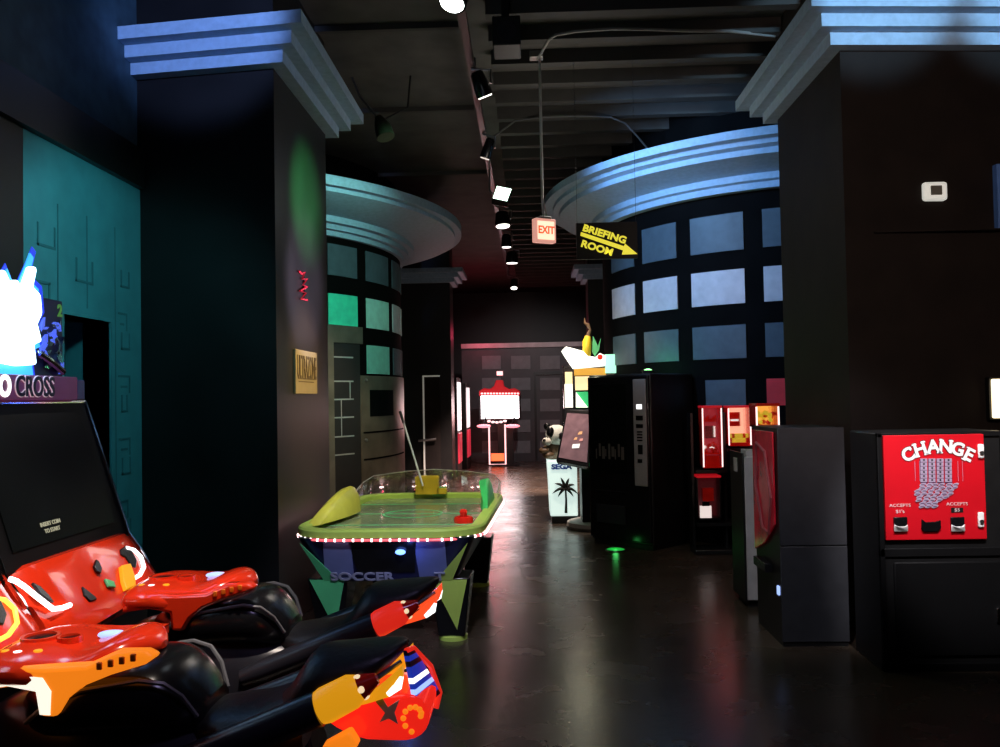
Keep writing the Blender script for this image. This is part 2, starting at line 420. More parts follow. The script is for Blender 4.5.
# ------------------------------------------------------------------ motorbike ride and its screen cabinet
def sect(x, yc_, zc_, hw, hh, n=20, e=2.6):
    out = []
    for i in range(n):
        t = 2 * PI * i / n; c, s_ = math.cos(t), math.sin(t)
        out.append((x, yc_ + hw * math.copysign(abs(c) ** (2 / e), c), zc_ + hh * math.copysign(abs(s_) ** (2 / e), s_)))
    return out
def loft(secs, **kw):
    # smooth the section list with Catmull-Rom in between
    out = []
    n = len(secs)
    for i in range(n - 1):
        p0, p1, p2, p3 = secs[max(0, i - 1)], secs[i], secs[i + 1], secs[min(n - 1, i + 2)]
        for k in range(4):
            t = k / 4
            out.append([.5 * (2 * b_ + (c_ - a_) * t + (2 * a_ - 5 * b_ + 4 * c_ - d_) * t * t + (3 * b_ - a_ - 3 * c_ + d_) * t ** 3) for a_, b_, c_, d_ in zip(p0, p1, p2, p3)])
    out.append(list(secs[-1]))
    return [sect(*q, **kw) for q in out]

def make_bike(label, X, Yb):
    t = thing('motorbike_ride', label, 'motorbike', (X, Yb, 0), 0, 'motorbike rides in front of the racing screens')
    b = MB(); b.box(-.42, .38, -.22, .22, 0, .1); b.hexa([(-.3, -.13, .1), (.2, -.13, .1), (.2, .13, .1), (-.3, .13, .1)], [(-.2, -.09, .45), (.1, -.09, .45), (.1, .09, .45), (-.2, .09, .45)])
    b.build('mount', M['cab_black'], t, bevel=.01, local=True)
    MB().rings(loft([(-.62, 0, .66, .05, .12), (-.5, 0, .64, .13, .2), (-.25, 0, .6, .19, .24), (.0, 0, .58, .18, .2), (.2, 0, .66, .12, .09), (.3, 0, .72, .06, .04)])).build('body', M['graphite'], t, local=True)
    MB().rings(loft([(-.48, 0, .79, .08, .06), (-.38, 0, .82, .17, .09), (-.25, 0, .84, .2, .10), (-.1, 0, .845, .195, .10), (-.02, 0, .82, .16, .085), (.04, 0, .78, .10, .05)])).build('tank', M['bkplastic'], t, local=True)
    b = MB()
    for s_ in (-1, 1):
        b.tube([(-.42, s_ * .165, .80), (-.36, s_ * .18, .85), (-.25, s_ * .192, .895), (-.1, s_ * .188, .918), (-.04, s_ * .172, .905), (.0, s_ * .15, .865), (.03, s_ * .12, .80)], .0065, 6)  # tubes trace the highlight lines on the tank
    b.build('tank_highlight', M['edge'], t, local=True)
    MB().rings(loft([(.0, 0, .745, .1, .05), (.08, 0, .75, .15, .05), (.2, 0, .765, .16, .05), (.3, 0, .81, .15, .05), (.36, 0, .85, .12, .04), (.4, 0, .875, .06, .02)])).build('seat', M['seat_vinyl'], t, local=True)
    # tail cowl: broad, rising to a pointed end
    MB().rings(loft([(.17, 0, .73, .08, .04), (.26, 0, .785, .14, .065), (.33, 0, .86, .15, .085), (.43, 0, .892, .14, .068), (.52, 0, .925, .11, .042), (.57, 0, .95, .06, .022), (.59, 0, .96, .02, .01)], e=2.2)).build('tail', M['seat_vinyl'], t, local=True)
    MB().tube([(.02, -.15, .64), (.2, -.165, .725), (.4, -.16, .825), (.585, -.09, .935)], [.010, .010, .010, .006], 8).build('tail_rail', M['steel'], t, local=True)
    for s_ in (-1, 1):
        p0, p1, p2 = Vector((-.1, s_ * .2, .66)), Vector((.375, s_ * .165, .835)), Vector((.485, s_ * .155, .888))
        ex = MB().tube([p0, p0.lerp(p1, .15), p0.lerp(p1, .8), p1], [.03, .04, .046, .047], 20).build('exhaust', M['graphite'], t, local=True)
        lm = MB().tube([p1, p1.lerp(p2, .15), p1.lerp(p2, .8), p2], [.043, .048, .046, .034], 20).build('lamp', M['e_amber'], ex, local=True)
        MB().tube([p2, p2 + (p2 - p1) * .4], [.036, .015], 16).build('lamp_tip', M['red_acrylic'], ex, local=True)
        b = MB()
        pass; d = (p2 - p1).normalized(); a = d.cross(Vector((0, 0, 1))).normalized(); c = a.cross(d)
        for q in range(5): b.ell(p2 + (a * math.cos(q * 2 * PI / 5) + c * math.sin(q * 2 * PI / 5)) * .025 + d * .003, .012, .012, .012)
        b.build('lamp_cell', M['e_cell'], lm, local=True)
        # crescent lens under the tail
        poly = [(.44, .815), (.5, .83), (.55, .845), (.58, .868), (.592, .90), (.59, .928), (.57, .908), (.54, .882), (.49, .845)]
        MB().prism([(x, s_ * .10 - .012, z) for x, z in poly], (0, .024, 0)).build('crescent_lens', M['e_amber'], t, local=True)
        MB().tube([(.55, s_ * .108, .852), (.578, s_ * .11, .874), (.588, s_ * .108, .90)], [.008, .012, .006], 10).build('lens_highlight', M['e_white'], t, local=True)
    # big red lens below the tail
    pts = []
    for i in range(28):
        a = 2 * PI * i / 28
        pts.append((.55 + .11 * math.cos(a) - (.03 if math.cos(a) < 0 else 0) * 2, .785 + (.06 + .022 * math.cos(a)) * math.sin(a)))
    rl = MB().prism([(x, -.1, z) for x, z in pts], (0, .2, 0)).build('red_lens', mat('lit_red_bike_lens', (.8, .02, .01), .15, emit=(1, .02, .01), es=.75), t, bevel=.02, local=True)
    b = MB()
    star = [(.53, .845), (.548, .815), (.58, .835), (.566, .80), (.575, .77), (.55, .785), (.525, .775), (.54, .80), (.515, .83)]
    b.prism([(x, -.104, z) for x, z in star], (0, .004, 0)); b.build('crest', M['grey_lam'], rl, local=True)
    b = MB()
    for q in range(9):
        a = q * .55; r = .012 + .004 * q
        b.ell((.625 + r * math.cos(a), -.1, .79 + r * math.sin(a)), .008, .006, .008)
    b.build('scroll_mark', M['e_orange'], rl, local=True)
    # striped rear plate with a red rim
    T, A_, B2 = Vector((.595, -.06, .955)), Vector((.63, -.10, .80)), Vector((.665, .13, .775))
    b = MB(); cols = [0, 3, 0, 3, 3, 2, 3, 1, 3, 3, 0]
    T2 = Vector((.605, .0, .945))
    for i, cidx in enumerate(cols):
        t0, t1 = i / len(cols), (i + 1) / len(cols)
        q = [T.lerp(A_, t0), T2.lerp(B2, t0), T2.lerp(B2, t1), T.lerp(A_, t1)]
        b.hexa([p - Vector((.01, 0, 0)) for p in q], [p + Vector((.004, 0, 0)) for p in q], cidx)
    pt = b.build('rear_plate', [M['navy'], M['e_blue_soft'], M['e_white'], glow('deep_blue_stripe', (.01, .04, .5), .6)], t, smooth=False, local=True)
    MB().tube([T, T2, T2.lerp(B2, .5) + Vector((.01, .01, .01)), B2, B2 + Vector((-.01, -.02, -.04))], .008, 8).build('plate_rim', M['e_red'], pt, local=True)
    # small lit marker under the rail
    MB().hexa([(.40, -.17, .70), (.48, -.17, .735), (.48, -.12, .735), (.40, -.12, .70)], [(.38, -.17, .735), (.455, -.17, .775), (.455, -.12, .775), (.38, -.12, .735)]).build('marker_lamp', M['e_orange'], t, bevel=.008, local=True)
    # nose fairing with speaker rings, buttons and a lit badge
    fr = MB().rings(loft([(-.565, 0, .925, .15, .03), (-.52, 0, .935, .21, .048), (-.43, 0, .938, .225, .048), (-.33, 0, .925, .20, .05), (-.27, 0, .935, .18, .05), (-.21, 0, .955, .155, .05), (-.165, 0, .967, .12, .04), (-.13, 0, .967, .07, .026), (-.11, 0, .962, .025, .01)], n=28)).build('fairing', M['red_plastic'], t, local=True)
    for s_ in (-1, 1):
        poly = [(-.53, .925), (-.44, .965), (-.34, .96), (-.23, .965), (-.15, 1.0), (-.075, 1.0), (-.045, .985), (-.075, .965), (-.168, .938), (-.24, .91), (-.285, .875), (-.312, .83), (-.356, .832), (-.362, .895), (-.437, .91), (-.54, .895)]
        if s_ > 0: poly = [(min(x, -.19 + .02 * (z - .9)), min(z, .965)) for x, z in poly]
        MB().prism([(x, s_ * .185 - .025, z) for x, z in poly], (0, .055, 0)).build('fairing_side', M['red_plastic'], t, bevel=.012, local=True)
    for xx, yy, k_ in ((-.465, -.01, 1.0), (-.375, -.02, .62)):
        b = MB(); b.lathe([(.056 * k_, .965), (.054 * k_, .993), (.042 * k_, .993), (.038 * k_, .978)], (xx, yy), seg=28)
        b.build('speaker_ring', M['red_plastic'], fr, local=True)
        b = MB(); b.lathe([(.0005, .989), (.040 * k_, .987), (.040 * k_, .97)], (xx, yy), seg=24)
        b.build('speaker_cone', M['bkplastic'], fr, local=True)
    for (x, yy, mm) in ((-.41, -.12, 'e_amber'), (-.46, -.13, 'e_white'), (-.50, -.12, 'e_amber')):
        MB().lathe([(.0005, .984), (.011, .982), (.014, .976), (.014, .95)], (x, yy), seg=16).build('button', M[mm], fr, local=True)
    MB().ell((-.27, .02, .985), .045, .024, .012).build('badge_lamp', M['e_blue_soft'], fr, local=True)
    for q in range(4): MB().box(-.2 + q * .03, -.185 + q * .03, -.216, -.205, .955 + q * .007, .975 + q * .007).build('side_stud', M['orange_plastic'], fr, bevel=.003, local=True)
    return t
bike_far = make_bike('black motorbike ride with red nose fairing, the one beside the air hockey table', -.95, 3.28)
bike_near = copy_tree(bike_far); bike_near.location = (-.95, 2.45, 0)
bike_near['label'] = 'black motorbike ride with glowing orange fairing side and large red rear lens'
for ch in bike_near.children:                       # the near ride's fairing sides glow, the far ride's lamps are red
    if ch.name.startswith('fairing_side') and ch.data.vertices[0].co.y < 0:
        ch.data = ch.data.copy(); ch.data.materials[0] = M['e_orange']; ch['label'] = 'glowing orange fairing side'
MW[bike_near.name] = MW[bike_far.name]
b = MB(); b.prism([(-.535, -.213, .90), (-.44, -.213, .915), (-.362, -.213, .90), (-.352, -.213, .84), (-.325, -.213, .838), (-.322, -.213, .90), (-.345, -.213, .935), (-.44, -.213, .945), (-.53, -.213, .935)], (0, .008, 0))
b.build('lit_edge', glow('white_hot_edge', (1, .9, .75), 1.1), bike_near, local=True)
for ch in list(bike_far.children):                   # the far ride carries neither the big lens nor the striped plate
    if ch.name.startswith(('red_lens', 'rear_plate')):
        for g in list(ch.children): bpy.data.objects.remove(g)
        bpy.data.objects.remove(ch)
RL_ = mat('lit_red_orange_lens', (.8, .05, .02), .2, emit=(1, .09, .02), es=.9)
for ch in bike_far.children:
    if ch.name.startswith('crescent_lens'):
        ch.data = ch.data.copy(); ch.data.materials[0] = RL_
    for g in ch.children:
        if g.name.startswith('lamp') and not g.name.startswith('lamp_tip'):
            g.data = g.data.copy(); g.data.materials[0] = M['e_red']

def make_cabinet(label):
    t = thing('racing_cabinet', label, 'arcade cabinet', (-2.0, 3.3, 0), 0, 'racing screens facing the motorbike rides')
    Y0, Y1 = 2.84, 3.71
    b = MB(); b.prism([(-2.55, Y0 + .02, 0), (-1.72, Y0 + .02, 0), (-1.66, Y0 + .02, .84), (-1.74, Y0 + .02, 1.02), (-2.55, Y0 + .02, 1.02)], (0, Y1 - Y0 - .04, 0))
    b.build('body', M['cab_black'], t, smooth=False, bevel=.01)
    h0, h1 = Vector((-1.765, 0, 1.09)), Vector((-1.95, 0, 1.665))
    b = MB(); b.prism([(-2.6, Y0, 1.02), (-1.78, Y0, 1.02), (h0.x, Y0, h0.z), (h1.x, Y0, h1.z), (-2.6, Y0, h1.z)], (0, Y1 - Y0, 0))
    hs = b.build('monitor_housing', M['matte_black'], t, smooth=False, bevel=.006)
    nrm = Vector((h1.z - h0.z, 0, -(h1.x - h0.x))).normalized()
    def scr(ya, yb, ta, tb, d): return [tuple(h0.lerp(h1, tt) + Vector((0, y_, 0)) + nrm * d) for y_, tt in ((ya, ta), (yb, ta), (yb, tb), (ya, tb))]
    b = MB(); b.hexa(scr(Y0 + .06, Y1 - .09, .1, .92, .001), scr(Y0 + .06, Y1 - .09, .1, .92, .006)); sn = b.build('screen', M['screen'], t, smooth=False)
    up = (h1 - h0).normalized()
    o = h0.lerp(h1, .19) + nrm * .009 + Vector((0, 3.16, 0))
    lit = mat('dim_screen_text', (.2, .2, .15), .5, emit=(.75, .75, .5), es=.35)
    text('screen_text', 'INSERT COIN', o + up * .012, (0, 1, 0), up, .022, lit, sn, .002, .012)
    text('screen_text', 'TO START', o - up * .014, (0, 1, 0), up, .022, lit, sn, .002, .012)
    b = MB(); b.tube([(h1.x - .0, Y1 - .005, h1.z), h0.lerp(h1, .5) + Vector((.003, Y1 - .005, 0)), (h0.x + .005, Y1 - .003, h0.z), (-1.70, Y1 + .005, 1.0), (-1.64, Y1 + .0, .88)], .009, 8)
    b.tube([(h1.x, Y0 + .01, h1.z), (h1.x, Y1 - .005, h1.z)], .007, 8)
    b.build('edge_trim', M['chrome'], t)
    # sculpted red dash
    A0, A1 = Vector((-1.735, 0, 1.095)), Vector((-1.575, 0, .875))
    prof = [(-1.80, 1.05), (-1.765, 1.10), (-1.735, 1.10), (-1.715, 1.08), (-1.682, 1.03), (-1.628, .955), (-1.59, .90), (-1.575, .865), (-1.60, .83), (-1.70, .82), (-1.8, .9)]
    R = []
    nY = 20
    for k_ in range(nY + 1):
        y_ = Y0 + .005 + (Y1 - Y0 - .01) * k_ / nY; s_ = abs(2 * k_ / nY - 1)
        sh = .05 * max(0, s_ - .82) / .18; bulge = .007 * math.cos((s_ - .55) * 5) if s_ < .9 else -.0
        R.append([(x - sh * (1 if x > -1.75 else 0) + (bulge if x > -1.72 else 0), y_, z - (.03 * max(0, s_ - .82) / .18 if z > 1 else -.02 * max(0, s_ - .82) / .18)) for x, z in prof])
    ds = MB().rings(R).build('dash', M['red_plastic'], t)
    nd = Vector((A0.z - A1.z, 0, A1.x - A0.x)).normalized(); nd = Vector((abs(nd.x), 0, abs(nd.z)))
    def dp(px, py, lift=.014): return on_plane(px, py, A0 + nd * lift, nd)
    def strip(pts, r, m, nm):
        P = [dp(x, y) for x, y in pts]; b_ = MB(); b_.tube(P, r, 8); return b_.build(nm, M[m], ds)
    strip([(10, 579), (16, 581), (25, 587), (36, 596), (45, 603), (53, 609), (62, 608), (70, 605)], .009, 'e_led_white', 'led_strip')
    strip([(126, 548), (134, 550), (141, 557), (144, 567), (140, 575), (133, 579)], .008, 'e_led_white', 'led_strip')
    def pad(poly, m, nm, th=.012):
        P = [dp(x, y, .004) for x, y in poly]; return MB().prism(P, nd * th).build(nm, M[m], ds, bevel=.003)
    pad([(94, 561), (97, 563), (100, 570), (99, 575), (95, 573), (92, 567)], 'bkplastic', 'vent')
    pad([(80, 588), (84, 591), (93, 598), (95, 601), (88, 603), (82, 597)], 'bkplastic', 'vent')
    pad([(118, 551), (124, 547), (130, 552), (135, 562), (134, 569), (129, 567), (124, 559), (119, 556)], 'bkplastic', 'vent')
    pad([(30, 584), (38, 588), (46, 596), (52, 604), (47, 603), (38, 596)], 'bkplastic', 'vent')
    pad([(103, 580), (112, 583), (114, 589), (107, 588)], 'green_pl', 'badge')
    pad([(118, 568), (127, 566), (132, 581), (132, 588), (123, 592), (120, 583)], 'e_amber', 'start_button', .02)
    # topper: lit board, glowing burst and the name box
    zt0 = 1.672
    tp = MB().box(-2.02, -1.965, 2.98, 3.555, zt0, 2.09).build('topper_board', M['navy'], t, smooth=False, bevel=.004)
    text('number_mark', '2', (-1.962, 3.53, 2.045), (0, 1, 0), (0, 0, 1), .07, mat('green_topper_mark', (.2, .5, .1), .5, emit=(.3, .8, .1), es=.12), tp, .004, .03)
    b = MB(); rnd = random.Random(5)
    for q in range(34):                              # chrome engine-like shards
        y_, z_ = rnd.uniform(3.34, 3.55), rnd.uniform(1.80, 1.99); r = rnd.uniform(.01, .035); a = rnd.uniform(0, PI)
        v = Vector((0, math.cos(a), math.sin(a))) * r; w = Vector((0, -math.sin(a), math.cos(a))) * r * rnd.uniform(.2, .5); c = Vector((-1.966, y_, z_))
        b.prism([c + v, c + w, c - v, c - w], (.012, 0, 0), rnd.choice([0, 0, 1]))
    b.tube([(-1.955, 3.36, 1.86), (-1.95, 3.44, 1.83), (-1.95, 3.53, 1.79)], .014, 8)
    b.build('engine_relief', [M['chrome'], mat('lit_blue_shard', (.1, .15, .6), .3, emit=(.12, .2, 1), es=.6)], tp, smooth=False)
    c = Vector((-1.93, 3.17, 1.97)); poly = []
    pts = [(-.22, .02), (-.16, .09), (-.13, .22), (-.06, .14), (-.02, .19), (.03, .12), (.10, .22), (.13, .27), (.155, .255), (.12, .17), (.19, .14), (.205, .05), (.16, .0), (.2, -.08), (.13, -.1), (.15, -.19), (.0, -.2), (-.15, -.19), (-.13, -.08)]
    gl = mat('lit_white_blue_figure', (.8, .9, 1), .4, emit=(.55, .82, 1), es=4.5)
    MB().prism([c + Vector((-.02, y_ * .72, z_ * .84)) for y_, z_ in pts], (.04, 0, 0)).build('glowing_burst', gl, tp, bevel=.012)
    MB().prism([c + Vector((-.03, y_ * .98 + .004, z_ * 1.05)) for y_, z_ in pts], (.008, 0, 0)).build('burst_halo_backing', glow('cyan_halo_acrylic', (.05, .42, 1), 1.3), tp, bevel=.003)  # backing plates glow as the blue halo around the burst
    MB().prism([c + Vector((-.033, y_ * 1.16 + .004, z_ * 1.16)) for y_, z_ in pts], (.004, 0, 0)).build('burst_halo_backing', glow('blue_halo_acrylic', (.02, .06, .9), .8), tp, bevel=.002)  # wider, deeper blue plate of the same halo
    nb = MB().box(-2.0, -1.925, 2.86, 3.6, zt0, 1.77).build('name_box', [mat('lit_red_blue_name_box', (.3, .1, .2), .4, emit=(.30, .04, .22), es=.10)], tp, smooth=False, bevel=.004)
    outl = mat('pale_letter_outline', (.9, .8, .85), .4, emit=(1, .7, .8), es=.35)
    yo = 3.265
    for body, mm, off, bd in (('CROSS', outl, .0, .045), ('CROSS', M['navy'], .003, .02)):
        text('name_letters', body, (-1.922 + off, 3.28, 1.722), (0, 1, 0), (0, 0, 1), .108, mm, nb, .004, bd, .80)
    text('name_letters', 'MOTO', (-1.922, 2.99, 1.722), (0, 1, 0), (0, 0, 1), .108, M['e_white'], nb, .004, .04, .82)
    MB().box(-2.0, -1.94, 3.625, 3.69, zt0, 1.76).build('coin_light', M['steelblue'], t, bevel=.006)
    return t
cab = make_cabinet('black racing cabinet with red dash and lit name sign, standing before the teal wall')
cab2 = copy_tree(cab); cab2.location = (-2.0, 3.3 - .89, 0)
cab2['label'] = 'black racing cabinet whose red dash carries an orange light loop'
for ch in cab2.children:
    if ch.name.startswith('dash'):
        for g in ch.children:
            if g.name.startswith('led_strip'):
                g.data = g.data.copy(); g.data.materials[0] = M['e_led_orange']; g['label'] = 'orange light loop'

# ------------------------------------------------------------------ air hockey table
M['apron_ink'] = mat('pale_blue_letters', (.35, .36, .5), .5)
def air_hockey():
    x0, x1, y0, y1 = -1.58, -.27, 5.68, 7.95
    t = thing('air_hockey_table', 'lime green and navy air hockey table with glowing pink edge strip', 'air hockey table', ((x0 + x1) / 2, (y0 + y1) / 2, 0))
    def rr(x0, x1, y0, y1, r, n=6):
        out = []
        for cx, cy, a0 in ((x1 - r, y0 + r, -PI / 2), (x1 - r, y1 - r, 0), (x0 + r, y1 - r, PI / 2), (x0 + r, y0 + r, PI)):
            for k_ in range(n + 1): a = a0 + PI / 2 * k_ / n; out.append((cx + r * math.cos(a), cy + r * math.sin(a)))
        return out
    # tapered body
    b = MB(); b.rings([[(x, y, z) for x, y in rr(x0 + i, x1 - i, y0 + j, y1 - j, .1)] for i, j, z in ((.19, .16, .42), (.05, .03, .73))])
    bd = b.build('body', M['navy'], t)
    O = rr(x0, x1, y0, y1, .32); I = rr(x0 + .09, x1 - .09, y0 + .09, y1 - .09, .24)
    b = MB(); b.rings([[(x, y, z) for x, y in P] for P, z in ((O, .735), (O, .775), (rr(x0 + .01, x1 - .01, y0 + .01, y1 - .01, .31), .788), (rr(x0 + .08, x1 - .08, y0 + .08, y1 - .08, .25), .788), (I, .78), (I, .735))], cap=False)
    b.build('rim', M['lime'], t)
    fl = MB().prism([(x, y, .725) for x, y in I], (0, 0, .018)).build('playfield', M['lime_field'], t, smooth=False)
    b = MB(); ym = (y0 + y1) / 2; xm = (x0 + x1) / 2
    for yy in (ym - .6, ym, ym + .6): b.box(x0 + .1, x1 - .1, yy - .01, yy + .01, .743, .745)
    b.lathe([(.22, .743), (.22, .745), (.24, .745), (.24, .743)], (xm, ym), seg=40); b.build('court_line', M['green_pl'], fl)
    # light strip under the rim: pink band with bright beads
    P = [(x, y, .722) for x, y in rr(x0 + .0, x1 - .0, y0 - .0, y1 + .0, .32, 8)]; b = MB()
    P2 = P + [P[0]]
    b.tube(P2, .009, 6)
    acc = 0
    for i in range(len(P2) - 1):
        A, B_ = Vector(P2[i]), Vector(P2[i + 1]); L = (B_ - A).length; s_ = .062 - acc
        while s_ < L: b.ell(A.lerp(B_, s_ / L) + Vector((0, 0, 0)), .011, .011, .011, 1, 8, 6); s_ += .062
        acc = (acc + L) % .062
    b.build('light_strip', [M['e_led_pink'], M['e_led_dot']], t)
    # front apron panels and lit goal slot
    def fp(u0, u1, z0, z1, lift=.004):              # quad on the sloping front face
        def P_(u_, z): k_ = (z - .42) / .31; return (xm + u_, y0 + .16 - .13 * k_ - lift, z)
        return [P_(u0[0], z0), P_(u0[1], z0), P_(u1[1], z1), P_(u1[0], z1)]
    for u0, u1, m, nm in ((((-.43, -.23)), (-.41, -.22), 'steelblue', 'apron_panel'), ((.22, .41), (.20, .41), 'panel_light', 'apron_panel'), ((-.2, .19), (-.24, .22), 'bkplastic', 'goal_panel')):
        MB().prism(fp(u0, u1, .44 if nm != 'goal_panel' else .49, .715), (0, -.006, 0)).build(nm, M['steelblue'] if nm == 'apron_panel' else M[m], t, smooth=False)
    MB().ell((xm + .11, y0 + .045, .635), .035, .02, .018).build('goal_lamp', M['e_blue'], t)
    text('apron_letters', 'SOCCER', (xm - .17, y0 + .125, .455), (1, 0, 0), (0, -.38, 1), .085, M['apron_ink'], t, .004, .03, 1.35)
    text('apron_letters', 'T', (xm + .36, y0 + .125, .455), (1, 0, 0), (0, -.38, 1), .085, M['apron_ink'], t, .004, .03, 1.35)
    for s_ in (-1, 1):
        for yy, sg_ in ((y0, 1), (y1, -1)):
            cx, cy = xm + s_ * .42, yy + sg_ * .3
            lg = MB().hexa([(cx - .09, cy - .08, .03), (cx + .09, cy - .08, .03), (cx + .09, cy + .08, .03), (cx - .09, cy + .08, .03)], [(cx - .14, cy - .14, .44), (cx + .14, cy - .14, .44), (cx + .14, cy + .14, .44), (cx - .14, cy + .14, .44)]).build('leg', M['bkplastic'], t, bevel=.01)
            MB().lathe([(.0005, 0), (.10, 0), (.10, .025), (.07, .04), (.0005, .04)], (cx, cy), seg=24).build('foot', M['lime'], lg)
            yf = cy - sg_ * .145
            yb_ = cy - sg_ * .088
            mm = M['lime'] if s_ > 0 else M['green_pl']
            MB().prism([(cx - .12, yf, .43), (cx + .12, yf, .43), (cx + .04, yb_, .08)], (0, -sg_ * .008, 0)).build('leg_triangle', mm, lg)
            k0 = yy + sg_ * .158; k1 = yy + sg_ * .03
            MB().prism([(cx + s_ * (-.08 if s_ > 0 else -.02), k0, .43), (cx + s_ * .005 + s_ * .01, k0, .43), (cx + s_ * .115, k1 + sg_ * .015, .68)], (0, -sg_ * .01, 0)).build('body_triangle', mm, t) if False else \
            MB().prism([(xm + s_ * .33, k0, .425), (xm + s_ * .44, k0, .425), (xm + s_ * .565, k1, .70)], (0, -sg_ * .012, 0)).build('body_triangle', mm, t)
    # clear guard around the far end, tinted corner fins
    G = [(x0 + .03, y1 - .55, .84), (x0 + .03, y1 - .2, .9), (x0 + .1, y1 - .06, .95), (x0 + .4, y1 - .03, .985), (xm, y1 - .03, 1.0), (x1 - .4, y1 - .03, .985), (x1 - .1, y1 - .06, .95), (x1 - .03, y1 - .2, .9), (x1 - .03, y1 - .55, .84)]
    b = MB()
    for i in range(len(G) - 1):
        a, c = G[i], G[i + 1]; b._add([(a[0], a[1], .78), (c[0], c[1], .78), c, a], [(0, 1, 2, 3)])
    g = b.build('guard', M['acrylic'], t); so = g.modifiers.new('thickness', 'SOLIDIFY'); so.thickness = .005
    MB().tube(G, .004, 6).build('guard_edge', M['grey_lam'], g)
    for s_, m in ((-1, 'lime_acrylic'), (1, 'green_fin')):
        xe = x0 + .05 if s_ < 0 else x1 - .05
        ya, yb_ = (y0 + .3, y0 + 1.2) if s_ < 0 else (y0 + 1.05, y0 + 1.7)
        R = []
        n = 16
        for k_ in range(n + 1):
            q = k_ / n; f = math.sin(min(1, q / .8) * PI / 2) * (1 if q < .85 else math.sqrt(max(0, 1 - ((q - .85) / .15) ** 2)) * .7 + .3)
            h = .2 * f; lean = -s_ * (.12 if s_ < 0 else .05) * f; y_ = ya + (yb_ - ya) * q; col_ = []
            for w_ in range(6):
                v_ = w_ / 5; col_.append((xe + lean * v_ ** 1.6, y_, .775 + h * math.sin(v_ * PI / 2)))
            wd = (.17 if s_ < 0 else .07) * (.25 + .75 * f)
            R.append([(xe, y_, .775)] + [(a[0], a[1], a[2]) for a in col_[1:]] + [(xe - s_ * wd * .9 + (0 if s_ < 0 else lean), y_, .775 + h * .93), (xe - s_ * (wd + .02), y_, .775 + h * .6), (xe - s_ * (wd + .03), y_, .775)])
        MB().rings(R).build('corner_fin', M[m], t)
    # far goal box
    MB().box(xm + .0, xm + .12, y1 - .13, y1 - .08, .77, .85).build('goal_box', M['green_pl'], t, bevel=.005)
    return t, xm, y1
ah, ahx, ahy1 = air_hockey()
ah.rotation_euler = (0, 0, math.radians(-2.4)); ah.location.x -= .02
p = at(463, 516, 6.25)
mx, my = p.x, 6.3
t = thing('mallet', 'red round mallet lying on the lime air hockey surface', 'mallet', (mx, my, .743))
MB().lathe([(.0005, .743), (.07, .743), (.072, .765), (.065, .785), (.05, .788), (.046, .772), (.028, .77), (.0005, .77)], (mx, my), seg=32).build('base', M['red_acrylic'], t)
MB().lathe([(.026, .765), (.024, .80), (.03, .822), (.02, .838), (.0005, .842)], (mx, my), seg=24).build('knob', M['red_acrylic'], t)
# yellow puck stack / caddy on the far rail and pale rod leaning in it
ax, ay = at(428, 488, 7.8).x, 7.80
t = thing('puck_holder', 'ribbed yellow puck holder on the far rail of the air hockey table', 'puck holder', (ax, ay, .788))
b = MB()
for q in range(6): b.box(ax - .11, ax + .1, ay - .045, ay + .045, .79 + q * .027, .79 + q * .027 + .02)
b.box(ax - .1, ax + .09, ay - .04, ay + .04, .788, .952)
b.build('body', M['yellow'], t, smooth=False)
MB().box(ax + .08, ax + .17, ay - .045, ay + .045, .788, .84).build('tray', M['yellow'], t, bevel=.004)
A = at(400, 411, 7.74); B_ = at(423, 486, 7.74)
t = thing('rod', 'pale slanted rod leaning out beside the yellow puck holder', 'rod', (B_.x, 7.74, .79))
MB().tube([B_, A.lerp(B_, .15)], .009, 10).build('shaft', M['white'], t)
MB().tube([A.lerp(B_, .16), A], [.012, .014], 10).build('grip', M['steel'], t)

